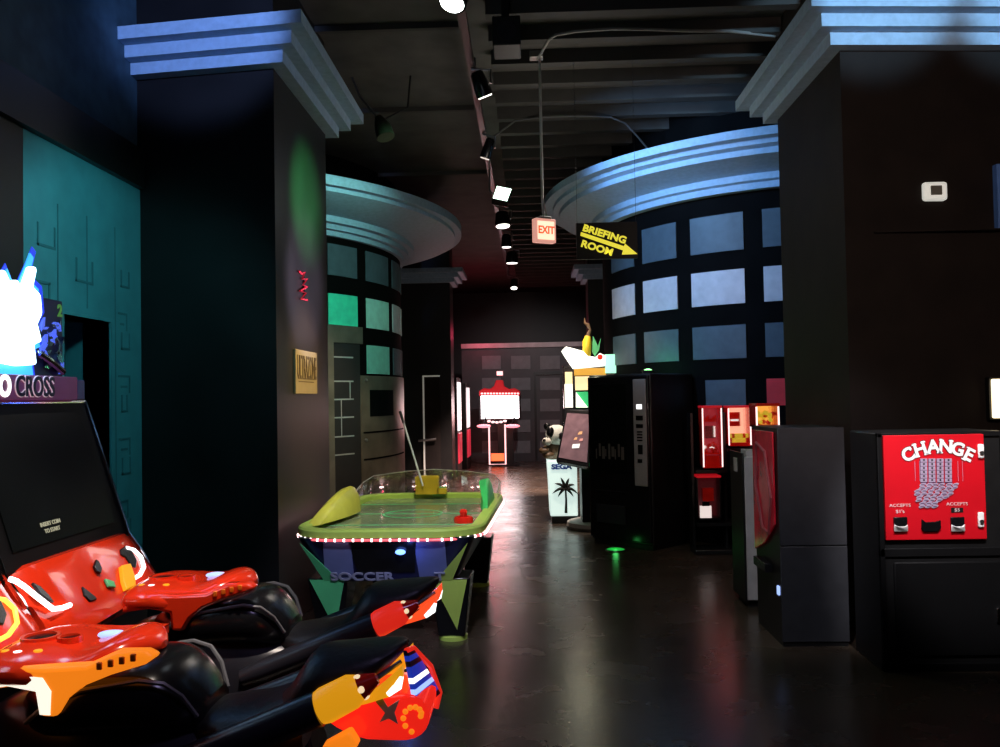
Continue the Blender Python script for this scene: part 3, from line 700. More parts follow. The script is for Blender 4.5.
# ------------------------------------------------------------------ change machine
def change_machine():
    x0, y0, y1 = at(879, 500, 5.16).x, 5.16, 5.6
    x1, H = x0 + .74, 1.40
    t = thing('change_machine', 'black change machine with bright red front panel of coin stacks', 'change machine', ((x0 + x1) / 2, (y0 + y1) / 2, 0))
    b = MB(); b.box(x0, x1, y0 + .012, y1, 0.0, H); b.build('cabinet', M['cab_black'], t, bevel=.01)
    b = MB(); b.box(x0, x0 + .028, y0, y0 + .03, .0, H); b.box(x1 - .028, x1, y0, y0 + .03, 0, H); b.box(x0, x1, y0, y0 + .03, H - .03, H); b.box(x0, x1, y0, y0 + .03, 0.0, .05); b.box(x0, x1, y0, y0 + .03, .67, .72)
    b.build('frame', M['matte_black'], t, bevel=.004)
    dr = MB().box(x0 + .075, x1 - .045, y0 - .002, y0 + .015, .09, .64).build('door', M['matte_black'], t, bevel=.008)
    lk = MB().box(x1 - .085, x1 - .055, y0 - .014, y0, .285, .37).build('door_lock', M['chrome'], dr, bevel=.004)
    A = at(883, 435.5, y0 - .01); B_ = at(987, 539, y0 - .01)
    px0, px1, pz0, pz1 = A.x, B_.x, B_.z, A.z
    pn = MB().box(px0, px1, y0 - .012, y0 + .01, pz0, pz1).build('front_panel', M['red_face'], t, smooth=False, bevel=.003)
    yf = y0 - .013
    def q(px, py): return at(px, py, yf)
    letters = [('C', 908, 455, 28), ('H', 920, 449.5, 16), ('A', 933, 446.8, 4), ('N', 945.5, 446.8, -6), ('G', 957.5, 449.5, -15), ('E', 968.5, 455, -28)]
    serif = {'H': [(-.26, .35), (-.26, -.35), (.26, .35), (.26, -.35)], 'A': [(-.3, -.35), (.3, -.35)], 'N': [(-.27, .35), (-.27, -.35), (.27, .35)], 'C': [(.24, .26)], 'G': [(.24, .26), (.26, -.05)], 'E': [(-.16, .35), (-.16, -.35)]}
    for ch, px, py, deg in letters:
        o = q(px, py); a = math.radians(deg); ux = Vector((math.cos(a), 0, math.sin(a))); uy = Vector((-math.sin(a), 0, math.cos(a)))
        for dy, bold, mm in ((0, .065, M['dark']), (-.003, .034, M['title_white'])):
            g = .02 if mm is M['dark'] else 0; b = MB()
            for sx_, sy_ in serif.get(ch, []):
                c = Vector((o.x, yf + dy - .0022, o.z)) + ux * sx_ * .104 + uy * sy_ * .104; w, h = (.13 + g) * .104, (.034 + g) * .104
                if ch in 'CG': w, h = (.035 + g) * .104, (.10 + g) * .104
                b.prism([c - ux * w - uy * h, c + ux * w - uy * h, c + ux * w + uy * h, c - ux * w + uy * h], (0, .004, 0))
            text('title_letter', ch, (o.x, yf + dy, o.z), ux, uy, .104, mm, pn, .004, bold, 1.0, extra=b)
    b = MB(); lav = mat('lavender_coin_print', (.42, .34, .48), .4); drk = mat('purple_print', (.10, .03, .09), .4)
    for i in range(4):                               # four stacks of coins
        px = 923.5 + 8.2 * i
        for j in range(6):
            A = q(px - 3.4, 458.5 + j * 4.0); B2 = q(px + 3.4, 461.8 + j * 4.0); b.box(A.x, B2.x, yf - .005, yf, B2.z, A.z, 0)
            c = q(px, 460 + j * 4); b.box(c.x - .005, c.x + .005, yf - .007, yf - .004, c.z - .004, c.z + .005, 1)
        A = q(px - 4, 459); B2 = q(px + 4, 483); b.box(A.x, B2.x, yf - .003, yf, B2.z, A.z, 2)
    for xx in (914.5, 919, 957.5, 962):
        A = q(xx, 461); B2 = q(xx + .9, 481); b.box(A.x, B2.x, yf - .003, yf, B2.z, A.z, 0)
    rnd = random.Random(2)
    for j in range(8):                               # the spill
        for i in range(6 if j < 5 else 5):
            px = 922 + i * 6.6 - j * 2.3 + (2 if j % 2 else 0); py = 484.5 + j * 3.1
            if px < 915: continue
            c = q(px + rnd.uniform(-.6, .6), py); w = .02
            b.prism([(c.x + w * math.cos(a_), yf - .004 - .0004 * j, c.z + .009 * math.sin(a_) + .25 * w * math.cos(a_)) for a_ in [2 * PI * k_ / 10 for k_ in range(10)]], (0, .003, 0), 0)
            b.box(c.x - .01, c.x + .01, yf - .0065 - .0004 * j, yf - .003, c.z - .0025, c.z + .001, 2)
    b.build('coin_print', [lav, M['dark'], drk], pn, smooth=False)
    fade = mat('pale_print', (.8, .62, .62), .5)
    for px, py, s, bdy in ((900, 505.5, .026, 'ACCEPTS'), (957, 504, .026, 'ACCEPTS'), (900, 511.5, .028, "$1's"), (957, 510, .028, '$5')):
        o = q(px, py)
        if bdy == '$5': MB().box(o.x - .035, o.x + .035, yf - .002, yf, o.z - .014, o.z + .014).build('print_ground', M['dark'], pn, smooth=False)
        text('print_line', bdy, (o.x, yf - .001, o.z), (1, 0, 0), (0, 0, 1), s, fade, pn, .003, .0, 1.15)
    for px in (900, 957):
        A, B2 = q(px - 7, 517), q(px + 7, 531)
        sl = MB().box(A.x, B2.x, yf - .014, yf, B2.z, A.z).build('bill_slot', M['bkplastic'], t, bevel=.004)
        zz = B2.z + (A.z - B2.z) * .5
        MB().prism([(A.x, yf - .016, zz), (A.x + .02, yf - .03, zz - .012), (B2.x - .02, yf - .03, zz - .012), (B2.x, yf - .016, zz), (B2.x, yf - .016, B2.z), (A.x, yf - .016, B2.z)], (0, .012, 0)).build('slot_lip', M['white'], sl, bevel=.003)
    P = [q(921, 519), q(925, 522), q(935, 521.5), q(940, 520), q(940.5, 528), q(937, 531.5), q(923, 531.5), q(921, 529)]
    MB().prism([(p_.x, yf - .012, p_.z) for p_ in P], (0, .012, 0)).build('coin_tray', M['bkplastic'], t, bevel=.003)
    for ya, yb in ((444, 458), (512, 527)):
        A, B2 = q(977, ya), q(983.5, yb)
        lk = MB().box(A.x, B2.x, yf - .014, yf, B2.z, A.z).build('lock_plate', M['white'], t, bevel=.006)
        MB().lathe([(.0005, 0), (.011, 0), (.011, .012), (.0005, .012)], (0, 0), seg=16)
        c = (A + B2) / 2; MB().tube([(c.x, yf - .022, c.z - .01), (c.x, yf - .008, c.z - .01)], .012, 14).build('lock', M['steel'], lk)
    return t, x0, x1
cm, cmx0, cmx1 = change_machine()

# ------------------------------------------------------------------ charcoal cabinet beside the pillar, narrow kiosk
def charcoal_cabinet():
    A = at(777, 428, 5.68); x0, H = A.x, A.z; x1, y0, y1 = x0 + .49, 5.68, 6.30
    x1 = min(x1, cmx0 - .005, 2.18)
    t = thing('prize_cabinet', 'charcoal cabinet with red glossy flank, between narrow kiosk and change machine', 'arcade cabinet', ((x0 + x1) / 2, (y0 + y1) / 2, 0))
    MB().box(x0 + .006, x1 - .006, y0 + .01, y1, .0, H - .004).build('body', M['cab_black'], t, smooth=False)
    zs = at(815, 546, y0).z
    MB().box(x0, x1, y0, y0 + .02, .03, zs - .003).build('side_panel', M['charcoal'], t, bevel=.004)
    MB().box(x0, x1, y0, y0 + .02, zs + .003, H).build('side_panel', M['charcoal'], t, bevel=.004)
    P = [(.10, .62), (.55, .40), (.62, .55), (.62, H - .04), (.04, H - .04), (.04, .75)]
    gr = MB().prism([(x0, y0 + .03 + yy, z) for yy, z in [(.05, .78), (.3, .62), (.57, .53), (.57, H - .03), (.05, H - .03)]], (-.012, 0, 0)).build('red_panel', mat('glossy_red_art', (.45, .015, .03), .18, vary=.5, scale=7, emit=(.6, .01, .03), es=.05), t, bevel=.004)
    b = MB()
    b.tube([(x0 - .016, y0 + .2, .7), (x0 - .016, y0 + .12, .95), (x0 - .016, y0 + .25, 1.25), (x0 - .016, y0 + .46, 1.3), (x0 - .016, y0 + .5, 1.0), (x0 - .016, y0 + .35, .72), (x0 - .016, y0 + .2, .7)], .012, 6)
    b.build('swirl', mat('dull_rose_swirl', (.3, .05, .06), .4), gr)
    MB().box(x0 - .05, x0, y0 + .2, y0 + .5, .44, .5).build('coin_shelf', M['bkplastic'], t, bevel=.005)
    c = at(778, 590, 5.74); MB().box(x0 - .012, x0 + .002, y0 + .03, y0 + .07, c.z - .03, c.z + .03).build('coin_light', M['e_blue_soft'], t, bevel=.005)
    return t, x0
cc, ccx = charcoal_cabinet()
A = at(742.5, 457, 6.7); B_ = at(760, 457, 6.7)
t = thing('kiosk', 'narrow grey sided kiosk standing before the lit candy machines', 'kiosk', (A.x + .07, 6.9, 0))
MB().box(A.x + .012, B_.x, 6.7, 7.1, .06, A.z).build('body', M['grey_lam'], t, bevel=.006)
MB().box(A.x - .004, A.x + .012, 6.705, 7.1, .05, A.z + .03).build('front_panel', M['cab_black'], t, bevel=.003)
MB().box(A.x + .03, B_.x - .02, 6.75, 7.05, 0, .06).build('plinth', M['cab_black'], t, smooth=False)
MB().box(A.x + .035, B_.x - .01, 6.74, 6.9, A.z, A.z + .05).build('top_cap', M['grey_lam'], t, bevel=.004)
text('panel_mark', 'TKT', (A.x - .006, 6.92, A.z - .07), (0, -1, 0), (0, 0, 1), .09, M['grey_lam'], t, .004, .02) if False else \
    MB().box(A.x - .007, A.x - .003, 6.86, 6.97, A.z - .13, A.z - .02).build('card_reader', M['grey_lam'], t, bevel=.002)

# ------------------------------------------------------------------ lit candy machines on their stand
ys = 8.95
SX0 = at(697, 440, ys).x - .02; SX1 = at(753, 440, ys).x + .03
zs1 = at(712, 469, ys).z - .012; zs0 = at(712, 521, ys).z - .02
t = thing('machine_stand', 'black two tier stand carrying the lit red candy machines', 'stand', ((SX0 + SX1) / 2, ys + .15, 0))
zsB = at(740, 447, ys).z - .012
MB().box(SX0, SX1, ys - .03, ys + .3, zs0 - .03, zs0).build('shelf', M['cab_black'], t, smooth=False)
MB().box(SX0, (SX0 + SX1) / 2 + .015, ys - .0, ys + .3, zs1 - .03, zs1).build('shelf', M['cab_black'], t, smooth=False)
MB().box((SX0 + SX1) / 2 + .02, SX1, ys - .0, ys + .3, zsB - .03, zsB).build('shelf', M['cab_black'], t, smooth=False)
for xx in (SX0 - .025, (SX0 + SX1) / 2 , SX1):
    MB().box(xx, xx + .025, ys + .1, ys + .3, 0, (1.45 if xx < SX1 - .1 else zsB)).build('upright', M['cab_black'], t, smooth=False)
MB().box(SX0 - .03, SX1 + .03, ys - .03, ys + .3, 0, .05).build('base', M['cab_black'], t, bevel=.01)

def candy(label, px0, px1, pya, pyb, Y, style):
    A, B_ = at(px0, pya, Y), at(px1, pyb, Y); x0, x1, z0, z1 = A.x, B_.x, B_.z, A.z; d = .22
    t = thing('candy_machine', label, 'candy machine', ((x0 + x1) / 2, Y + d / 2, z0), 0, 'lit candy machines')
    back = {'red': glow('red_lit_back', (.55, .04, .06), .32), 'cream': glow('cream_lit_back', (1, .5, .33), .9), 'yellow': glow('yellow_lit_back', (1, .5, .08), .8), 'pink': glow('pink_lit_back', (.12, .01, .015), .2)}[style]
    b = MB(); b.box(x0, x1, Y + d - .02, Y + d, z0, z1); b.box(x0, x0 + .012, Y + .02, Y + d, z0, z1); b.box(x1 - .012, x1, Y + .02, Y + d, z0, z1); b.box(x0, x1, Y + .02, Y + d, z0, z0 + .02)
    b.build('case', M['red_acrylic'] if style != 'pink' else M['cab_black'], t, smooth=False)
    MB().box(x0 + .012, x1 - .012, Y + d - .03, Y + d - .02, z0 + .02, z1 - .01).build('backlight', back, t, smooth=False)
    MB().box(x0 - .002, x1 + .002, Y - .005, Y + d, z1 - .01, z1 + .012).build('header', glow('red_header', (.8, .01, .02), .35) if style != 'yellow' else M['red_acrylic'], t, bevel=.004)
    if style != 'pink':
        for xx in (x0 + .006, x1 - .006): MB().tube([(xx, Y + .01, z0 + .01), (xx, Y + .01, z1 - .015)], .007, 8).build('tube_light', glow('pink_white_tube', (1, .75, .72), 1.5) , t)
    rnd = random.Random(int(px0)); H = z1 - z0
    b = MB()
    if style == 'red':
        b.box(x0 + .05, x1 - .05, Y + .1, Y + d - .03, z0 + H * .48, z0 + H * .68, 1); b.box(x1 - .07, x1 - .055, Y + .09, Y + .1, z0 + H * .5, z0 + H * .68, 2)
        for q in range(26): b.ell((rnd.uniform(x0 + .04, x1 - .05), Y + rnd.uniform(.06, .15), z0 + H * rnd.uniform(.25, .40)), .018, .018, .018, rnd.choice([0, 0, 2]), 8, 6)
        b.box(x0 + .015, x1 - .015, Y + .05, Y + d - .03, z0 + H * .22, z0 + H * .25, 0); b.box(x0 + .03, x1 - .03, Y + .04, Y + .08, z0 + .02, z0 + H * .2, 0)
        for q in range(8): b.box(x0 + .03 + q * .018, x0 + .045 + q * .018, Y + .12, Y + .14, z0 + H * .75, z0 + H * (.8 + .02 * (q % 4)), 0)
    elif style == 'cream':
        b.box(x0 + .03, x1 - .09, Y + .1, Y + .14, z0 + H * .5, z0 + H * .86, 0); b.box(x0 + .045, x1 - .105, Y + .095, Y + .1, z0 + H * .63, z0 + H * .68, 2)
        for q in range(14): b.ell((x0 + .04 + (q % 7) * .028, Y + .1, z0 + H * (.15 + .1 * (q // 7))), .022, .02, .03, rnd.choice([0, 3, 3]), 8, 6)
        b.box(x0 + .02, x1 - .02, Y + .04, Y + .15, z0 + .02, z0 + .035, 0)
    elif style == 'yellow':
        for q in range(24): b.ell((rnd.uniform(x0 + .03, x1 - .03), Y + rnd.uniform(.05, .15), z0 + rnd.uniform(.03, H * .72)), .02, .02, .02, rnd.choice([3, 3, 3, 0]), 8, 6)
    else:
        b.box(x0 + .03, x1 - .1, Y + .02, Y + .05, z0 + .02, z0 + H * .32, 2); b.box(x0 + .07, x1 - .06, Y + .08, Y + .12, z0 + H * .42, z0 + H * .72, 0)
        b.box(x0 + .05, x1 - .12, Y + .015, Y + .02, z0 + H * .32, z0 + H * .42, 1)
    b.build('contents', [M['red_acrylic'], M['bkplastic'], glow('lit_pale_insert', (1, .85, .8), .8), glow('lit_yellow_sweets', (1, .75, .05), .35), M['green_pl']], t)
    MB().box(x0 + .012, x1 - .012, Y + .022, Y + .026, z0 + .02, z1 - .015).build('window', M['acrylic'], t, smooth=False)
    if style == 'yellow':
        MB().box((x0 + x1) / 2 - .06, (x0 + x1) / 2 + .06, Y + .05, Y + .17, 0.03, z0).build('post', M['cab_black'], t, smooth=False)
        MB().box(x0, x1, Y, Y + d, 0, .03).build('base', M['cab_black'], t, bevel=.005)
    return t
candy('tall red candy machine between pink light tubes, on the upper shelf', 702, 723.5, 407, 468, ys + .01, 'red')
candy('cream lit candy machine with red card, next to the tall red one', 728, 752, 407, 446, ys + .01, 'cream')
candy('small red candy machine with white lit tray, on the low shelf', 697, 722, 477, 520, ys - .02, 'pink')
candy('yellow lit candy machine peeking over the charcoal cabinet', 756, 780, 405, 427, 7.05, 'yellow')

# ------------------------------------------------------------------ black vending machine turned towards the hall
V = Vector((1.262, 9.15, 0)); th = math.radians(45)
fdir = Vector((-math.cos(th), math.sin(th), 0)); sdir = Vector((math.sin(th), math.cos(th), 0))
t = thing('vending_machine', 'tall black vending machine with pale button strip', 'vending machine', V, 0)
WV, DV, HV = .86, .8, 1.88
Mx = Matrix.Translation(V) @ Matrix((( -fdir.x, sdir.x, 0, 0), (-fdir.y, sdir.y, 0, 0), (0, 0, 1, 0), (0, 0, 0, 1)))   # local: x from far end(-WV) to near corner(0), y into the machine
def vb(b): b.xf = Mx; return b
vb(MB()).box(-WV, 0, .02, DV, .05, HV).build('body', M['cab_black'], t, bevel=.015)
vb(MB()).box(-WV + .02, -.02, .04, DV - .02, 0, .05).build('plinth', M['dark'], t, smooth=False)
dr = vb(MB()).box(-WV + .01, -.01, -.015, .02, .08, HV - .02).build('door', M['bkplastic'], t, bevel=.01)
vb(MB()).box(-WV + .06, -.3, -.02, -.012, .8, HV - .1).build('window', M['screen'], dr, bevel=.005)
st = vb(MB()).box(-.2, -.03, -.03, -.012, .68, HV - .06).build('button_strip', mat('pale_grey_strip', (.30, .29, .30), .4), dr, bevel=.02)
b = vb(MB()); b.box(-.15, -.08, -.034, -.028, 1.5, 1.55, 1); b.box(-.16, -.07, -.034, -.028, 1.38, 1.43); b.box(-.16, -.07, -.034, -.028, 1.3, 1.34)
b.box(-.14, -.08, -.034, -.028, 1.02, 1.12); b.box(-.15, -.09, -.034, -.028, .93, .97)
for q in range(4): b.box(-.15, -.08, -.034, -.028, 1.16 + q * .03, 1.175 + q * .03)
b.build('button', [M['bkplastic'], M['e_white']], st, smooth=False)
b = vb(MB()); rnd = random.Random(4)
for q in range(7): b.lathe([(.0005, .98), (.03, .98), (.03, 1.05), (.012, 1.08), (.012, 1.12), (.0005, 1.12)], (-.72 + q * .06, -.024), seg=10)
b.xf = None
b = vb(MB()); b.box(-WV + .1, -.32, -.023, -.02, .60, .605); b.box(-WV + .12, -.34, -.03, -.015, .25, .45)
b.build('delivery_flap', M['graphite'], dr, smooth=False)
b = vb(MB())
for q in range(9): b.box(-WV + .12 + q * .045, -WV + .135 + q * .045 + .012 * (q % 3), -.0225, -.02, .95 + .03 * (q % 2), 1.06 + .03 * ((q * 2) % 3))
b.build('bottle_print', mat('dim_print', (.10, .09, .08), .4), dr, smooth=False)
# green glow on the floor in front, built as an added puck, and a lamp behind the machine
gp = V + fdir * .34 - sdir * .2
t = thing('floor_glow', 'green glow patch shaped as a puck on the floor before the black vending machine', 'floor glow', (gp.x, gp.y, 0))
MB().lathe([(.0005, 0), (.11, 0), (.11, .008), (.10, .012), (.0005, .012)], (gp.x, gp.y), seg=24).build('ring', M['steel'], t)
MB().lathe([(.098, .011), (.08, .017), (.0005, .018)], (gp.x, gp.y), seg=24).build('lens', glow('green_floor_glow', (.03, .75, .10), .4), t)  # disc glows in place of the green light on the floor

gl_ = at(648, 372, 9.86)
t = thing('uplight', 'small green lamp on top of the black vending machine', 'lamp', (gl_.x, gl_.y, HV))
MB().lathe([(.0005, HV), (.06, HV), (.07, HV + .05), (.06, HV + .05), (.0005, HV + .02)], (gl_.x, gl_.y), seg=20).build('shade', M['cab_black'], t)
MB().ell((gl_.x, gl_.y, HV + .045), .05, .05, .022).build('bulb', glow('green_uplight', (.4, 1, .35), 2.5), t)

# ------------------------------------------------------------------ white palm tree game cabinet
def palm_game():
    t = thing('shooter_cabinet', 'white sided arcade cabinet with palm tree and slanted screen', 'arcade cabinet', (.75, 11.0, 0))
    cx, cy = .86, 10.92
    MB().lathe([(.0005, 0), (.41, 0), (.43, .03), (.42, .075), (.39, .085), (.0005, .085)], (cx, cy), seg=48).build('platform', mat('pale_platform', (.45, .40, .36), .5), t)
    MB().box(.62, 1.05, 10.72, 11.2, .085, .95).build('pedestal', M['cab_black'], t, bevel=.01)
    A = at(547, 461, 11.2); B_ = at(578, 516, 11.2)
    x0, x1, z0, z1 = A.x, B_.x, B_.z, A.z
    wm = mat('lit_white_pod', (.6, .8, .75), .4, emit=(.8, 1, .93), es=.75)
    P = [(x0 + .03, z0), (x1, z0), (x1, z1), (x0 - .0, z1), (x0 + .015, z1 - .3)]
    pod = MB().prism([(x, 11.2, z) for x, z in P], (0, .65, 0)).build('pod', wm, t, bevel=.015)
    MB().box(x0 + .05, x1, 11.25, 11.8, 0, z0 + .01).build('pod_base', M['cab_black'], t, smooth=False)
    o = at(561.5, 467, 11.19); text('pod_letters', 'SEGA', (o.x, 11.194, o.z), (1, 0, 0), (0, 0, 1), .088, mat('blue_letters', (.02, .08, .5), .4), pod, .008, .06, 1.25)
    # palm silhouette
    tr = at(566, 513, 11.19); tp = at(565.5, 488, 11.19); b = MB()
    b.tube([(tr.x, 11.19, tr.z), ((tr.x + tp.x) / 2 + .006, 11.19, (tr.z + tp.z) / 2), (tp.x, 11.19, tp.z)], [.02, .014, .012], 8)
    for k_, (dx, dz_, droop) in enumerate([(-.17, .0, .09), (-.14, .09, .07), (-.06, .13, .04), (.05, .13, .05), (.12, .08, .08), (.16, .0, .1), (-.1, -.06, .06), (.1, -.06, .06)]):
        pts = []
        for q in range(5):
            s_ = q / 4; pts.append((tp.x + dx * s_, 11.188, tp.z + dz_ * s_ * 1.2 - droop * s_ * s_ + .02 * s_))
        b.tube(pts, [.012, .022, .02, .014, .003], 6)
    b.build('palm_print', M['dark'], pod)
    # slanted monitor
    c = [at(566, 409.5, 10.86), at(592, 411, 10.74), at(589, 467, 10.42), at(556, 461, 10.54)]
    n = (c[1] - c[0]).cross(c[3] - c[0]).normalized()
    if n.y > 0: n = -n
    b = MB(); b.prism(c, -n * .09); mo = b.build('monitor', M['bkplastic'], t, bevel=.006)
    cen = sum(c, Vector()) / 4
    ci = [cen + (p_ - cen) * .86 + n * .003 for p_ in c]
    sm = mat('mauve_lit_screen', (.2, .12, .14), .2, emit=(.30, .17, .19), es=.22, vary=.3, scale=9)
    MB().prism(ci, n * .004).build('screen', sm, mo, smooth=False)
    ux = (c[1] - c[0]).normalized(); uy = n.cross(ux)
    if uy.z < 0: uy = -uy
    b = MB(); rnd = random.Random(8)
    for (u0, v0, w, h, mi) in [(-.08, .03, .06, .03, 0), (-.03, .07, .05, .03, 1), (.0, -.03, .05, .04, 0), (.05, .05, .05, .05, 0), (-.06, -.03, .04, .03, 1), (.08, -.04, .04, .04, 1), (.03, -.13, .09, .07, 2)]:
        o = cen + n * .008 + ux * u0 + uy * v0
        b.prism([o - ux * w / 2 - uy * h / 2, o + ux * w / 2 - uy * h * .3, o + ux * w / 2 + uy * h / 2, o - ux * w / 2 + uy * h * .3], n * .002, mi)
    b.build('screen_mark', [glow('gold_pixels', (.9, .45, .2), .6), glow('rose_pixels', (.8, .35, .3), .6), glow('white_pixels', (.9, .9, .85), .9)], mo, smooth=False)
    b = MB(); p1 = cen - n * .08; b.tube([p1, (cx, 10.95, .95)], .06, 12); b.build('monitor_arm', M['cab_black'], t)
    MB().box(.58, .95, 10.6, 10.75, .80, .84).build('light_tray', glow('green_tray', (.08, .75, .25), .9), t, bevel=.005)
    # lit marquee column
    Ym = 11.02
    A = at(563, 366, Ym); B_ = at(594, 409, Ym)
    mq = MB().box(A.x, B_.x + .35, Ym, Ym + .15, B_.z, A.z).build('marquee', M['bkplastic'], t, bevel=.006)
    MB().box(cx - .05, cx + .2, Ym + .05, Ym + .15, .9, B_.z + .1).build('mast', M['cab_black'], t, smooth=False)
    wht = glow('white_marquee', (1, .98, .85), 1.3); crm = glow('cream_marquee', (1, .75, .4), 1.0); orn = glow('orange_marquee', (1, .48, .06), .6); grn = glow('green_marquee', (.05, .6, .2), .6)
    for (xa, ya, xb, yb, mm) in ((565, 372, 572.5, 384, crm), (564.5, 384, 573, 407.5, wht), (575, 376.5, 591, 390, crm), (576, 392, 591, 407.5, grn), (574, 368.5, 606, 375, orn)):
        A = at(xa, ya, Ym - .01); B2 = at(xb, yb, Ym - .01); MB().box(A.x, B2.x, Ym - .012, Ym, B2.z, A.z).build('marquee_panel', mm, mq, smooth=False, bevel=.002)
    P = [at(x, y, Ym - .05) for x, y in ((576, 392), (588, 407.5), (576, 407.5))]; MB().prism(P, (0, .03, 0)).build('marquee_wedge', wht, mq, smooth=False)
    P = [at(x, y, Ym - .06) for x, y in ((561.5, 351), (566, 346.5), (583, 351), (588, 356), (596, 357), (600, 353), (606, 356), (605, 366), (590, 367.5), (573, 369))]
    hd = MB().prism(P, (0, .12, 0)).build('header_sign', glow('white_header', (.95, 1, .9), 1.5), t, bevel=.008)
    MB().ell(at(600, 357, Ym - .07), .035, .012, .035).build('header_badge', M['e_red'], hd)
    A = at(605, 354.5, Ym - .03); B2 = at(617, 373, Ym - .03)
    MB().box(A.x, B2.x, Ym - .05, Ym + .1, B2.z, A.z).build('header_wing', glow('mint_header', (.45, 1, .72), 1.0), hd, smooth=False, bevel=.004)
    # plain ornament on top: a banded bulb, a stalk and a leaf
    def tp_(x, y, d=-.02): return at(x, y, Ym + d)
    b = MB(); b.tube([tp_(588, 358), tp_(587, 350), tp_(587, 342), tp_(588, 336)], [.03, .055, .06, .035], 14); og = b.build('ornament', M['yellow'], t)
    b = MB(); b.tube([tp_(588, 336), tp_(590, 330), tp_(588, 325), tp_(585, 323), tp_(584.5, 318)], [.03, .022, .026, .018, .004], 10); b.build('ornament_stalk', M['brown'], og)
    b = MB(); b.prism([tp_(592, 352, -.03), tp_(593, 336, -.03), tp_(598, 346, -.03), tp_(601, 338, -.03), tp_(599, 350, -.03), tp_(595, 356, -.03)], (0, .02, 0)); b.build('ornament_leaf', M['green_pl'], og)
    return t
pg = palm_game()
# black and white patched figure perched on the pod
def figure():
    z0 = at(552, 461, 11.4).z
    x = at(552, 445, 11.42).x
    t = thing('plush_figure', 'white plush figure with black eye patch perched on the palm tree cabinet', 'plush toy', (x, 11.42, z0))
    MB().ell((x + .03, 11.5, z0 + .14), .15, .14, .14).build('body', M['brown'], t)
    hd = MB().ell((x + .06, 11.44, z0 + .34), .145, .13, .14).build('head', mat('white_plush', (.75, .8, .72), .8, bump=.3, scale=60), t)
    MB().ell((x - .07, 11.34, z0 + .26), .065, .06, .055).build('muzzle', mat('cream_plush', (.7, .68, .6), .8), hd)
    MB().ell((x - .105, 11.29, z0 + .28), .022, .02, .018).build('nose', M['bkplastic'], hd)
    MB().ell((x - .02, 11.345, z0 + .38), .055, .04, .075).build('eye_patch', M['bkplastic'], hd)
    MB().ell((x + .12, 11.345, z0 + .33), .045, .04, .06).build('eye_patch', M['bkplastic'], hd)
    for dx in (-.06, .17): MB().ell((x + dx, 11.47, z0 + .455), .045, .03, .05).build('ear', M['bkplastic'], hd)
    for dx, dz_ in ((-.1, .09), (-.05, .03)): MB().ell((x + dx, 11.36, z0 + dz_ + .05), .075, .08, .05).build('paw', M['brown'], t)
    return t
figure()

# ------------------------------------------------------------------ red gun game at the far end
def far_game():
    Yg = 20.9; q = lambda x, y, d=0: at(x, y, Yg + d)
    t = thing('gun_game', 'red lit shooting game with white screen at the far end', 'arcade cabinet', (q(499, 460).x, Yg + .3, 0))
    A, B_ = q(481, 396), q(519, 418)
    b = MB(); b.box(A.x - .05, B_.x + .05, Yg + .02, Yg + .35, B_.z - .05, A.z + .05); mo = b.build('monitor', M['cab_black'], t, bevel=.02)
    MB().box(A.x, B_.x, Yg, Yg + .02, B_.z, A.z).build('screen', glow('white_screen', (1, .93, .95), 9), mo, smooth=False)
    P = [(479, 396), (479, 391), (484, 388), (490, 389), (494, 386), (496, 380), (503, 380), (504, 386), (509, 389), (515, 388), (520, 391), (520, 396)]
    cr = MB().prism([q(x, y, -.05) for x, y in P], (0, .3, 0)).build('crest', mat('lit_red_crest', (.5, .01, .02), .3, emit=(1, .02, .03), es=.14), t, bevel=.02)
    b = MB()
    for x in range(482, 519, 3): b.ell(q(x, 393.5, -.06), .03, .02, .025, 0, 8, 6)
    b.box(q(497, 382).x, q(503, 382).x, Yg - .07, Yg - .04, q(0, 385).z, q(0, 381).z)
    b.build('crest_light', glow('pink_crest_bulb', (1, .45, .45), 2), cr)
    b = MB(); b.box(q(490, 0).x, q(505, 0).x, Yg - .05, Yg + .35, 0.03, 1.0); st = b.build('column', M['cab_black'], t, smooth=False)
    b = MB(); xa, xb = q(489.5, 445).x, q(505.5, 445).x
    b.tube([(xa, Yg - .08, 1.0), (xa, Yg - .08, .04), (xb, Yg - .08, .04), (xb, Yg - .08, 1.0)], .022, 6); b.build('neon_outline', glow('pink_neon', (1, .55, .55), 1.6), st)
    MB().box(xa + .04, xb - .04, Yg - .09, Yg - .05, .12, .3).build('step_light', glow('red_step_light', (1, .12, .04), 2.2), st, bevel=.01)
    for xa_, xb_ in ((477, 491), (505, 520)):
        L, R = q(xa_, 426), q(xb_, 426)
        MB().ell(((L.x + R.x) / 2, Yg - .12, L.z), (R.x - L.x) / 2, .12, .045).build('gun_pad', glow('pink_gun_pad', (1, .25, .3), 2.0), t)
        g = MB(); g.tube([((L.x + R.x) / 2, Yg - .12, L.z), ((L.x + R.x) / 2 + .05, Yg - .05, L.z + .22)], [.03, .02], 8); g.build('gun', M['bkplastic'], t)
    b = MB()
    for i in range(5): b.ell((xa + (xb - xa) * i / 4, Yg - .1, 1.08 - .03 * math.sin(PI * i / 4)), .045, .04, .03, 0, 8, 6)
    b.build('deck_light', glow('rose_deck_light', (1, .6, .6), 1.5), t)
    MB().box(q(490, 0).x - .15, q(505, 0).x + .15, Yg - .25, Yg + .4, 0, .035).build('floor_plate', M['cab_black'], t, smooth=False)
far_game()
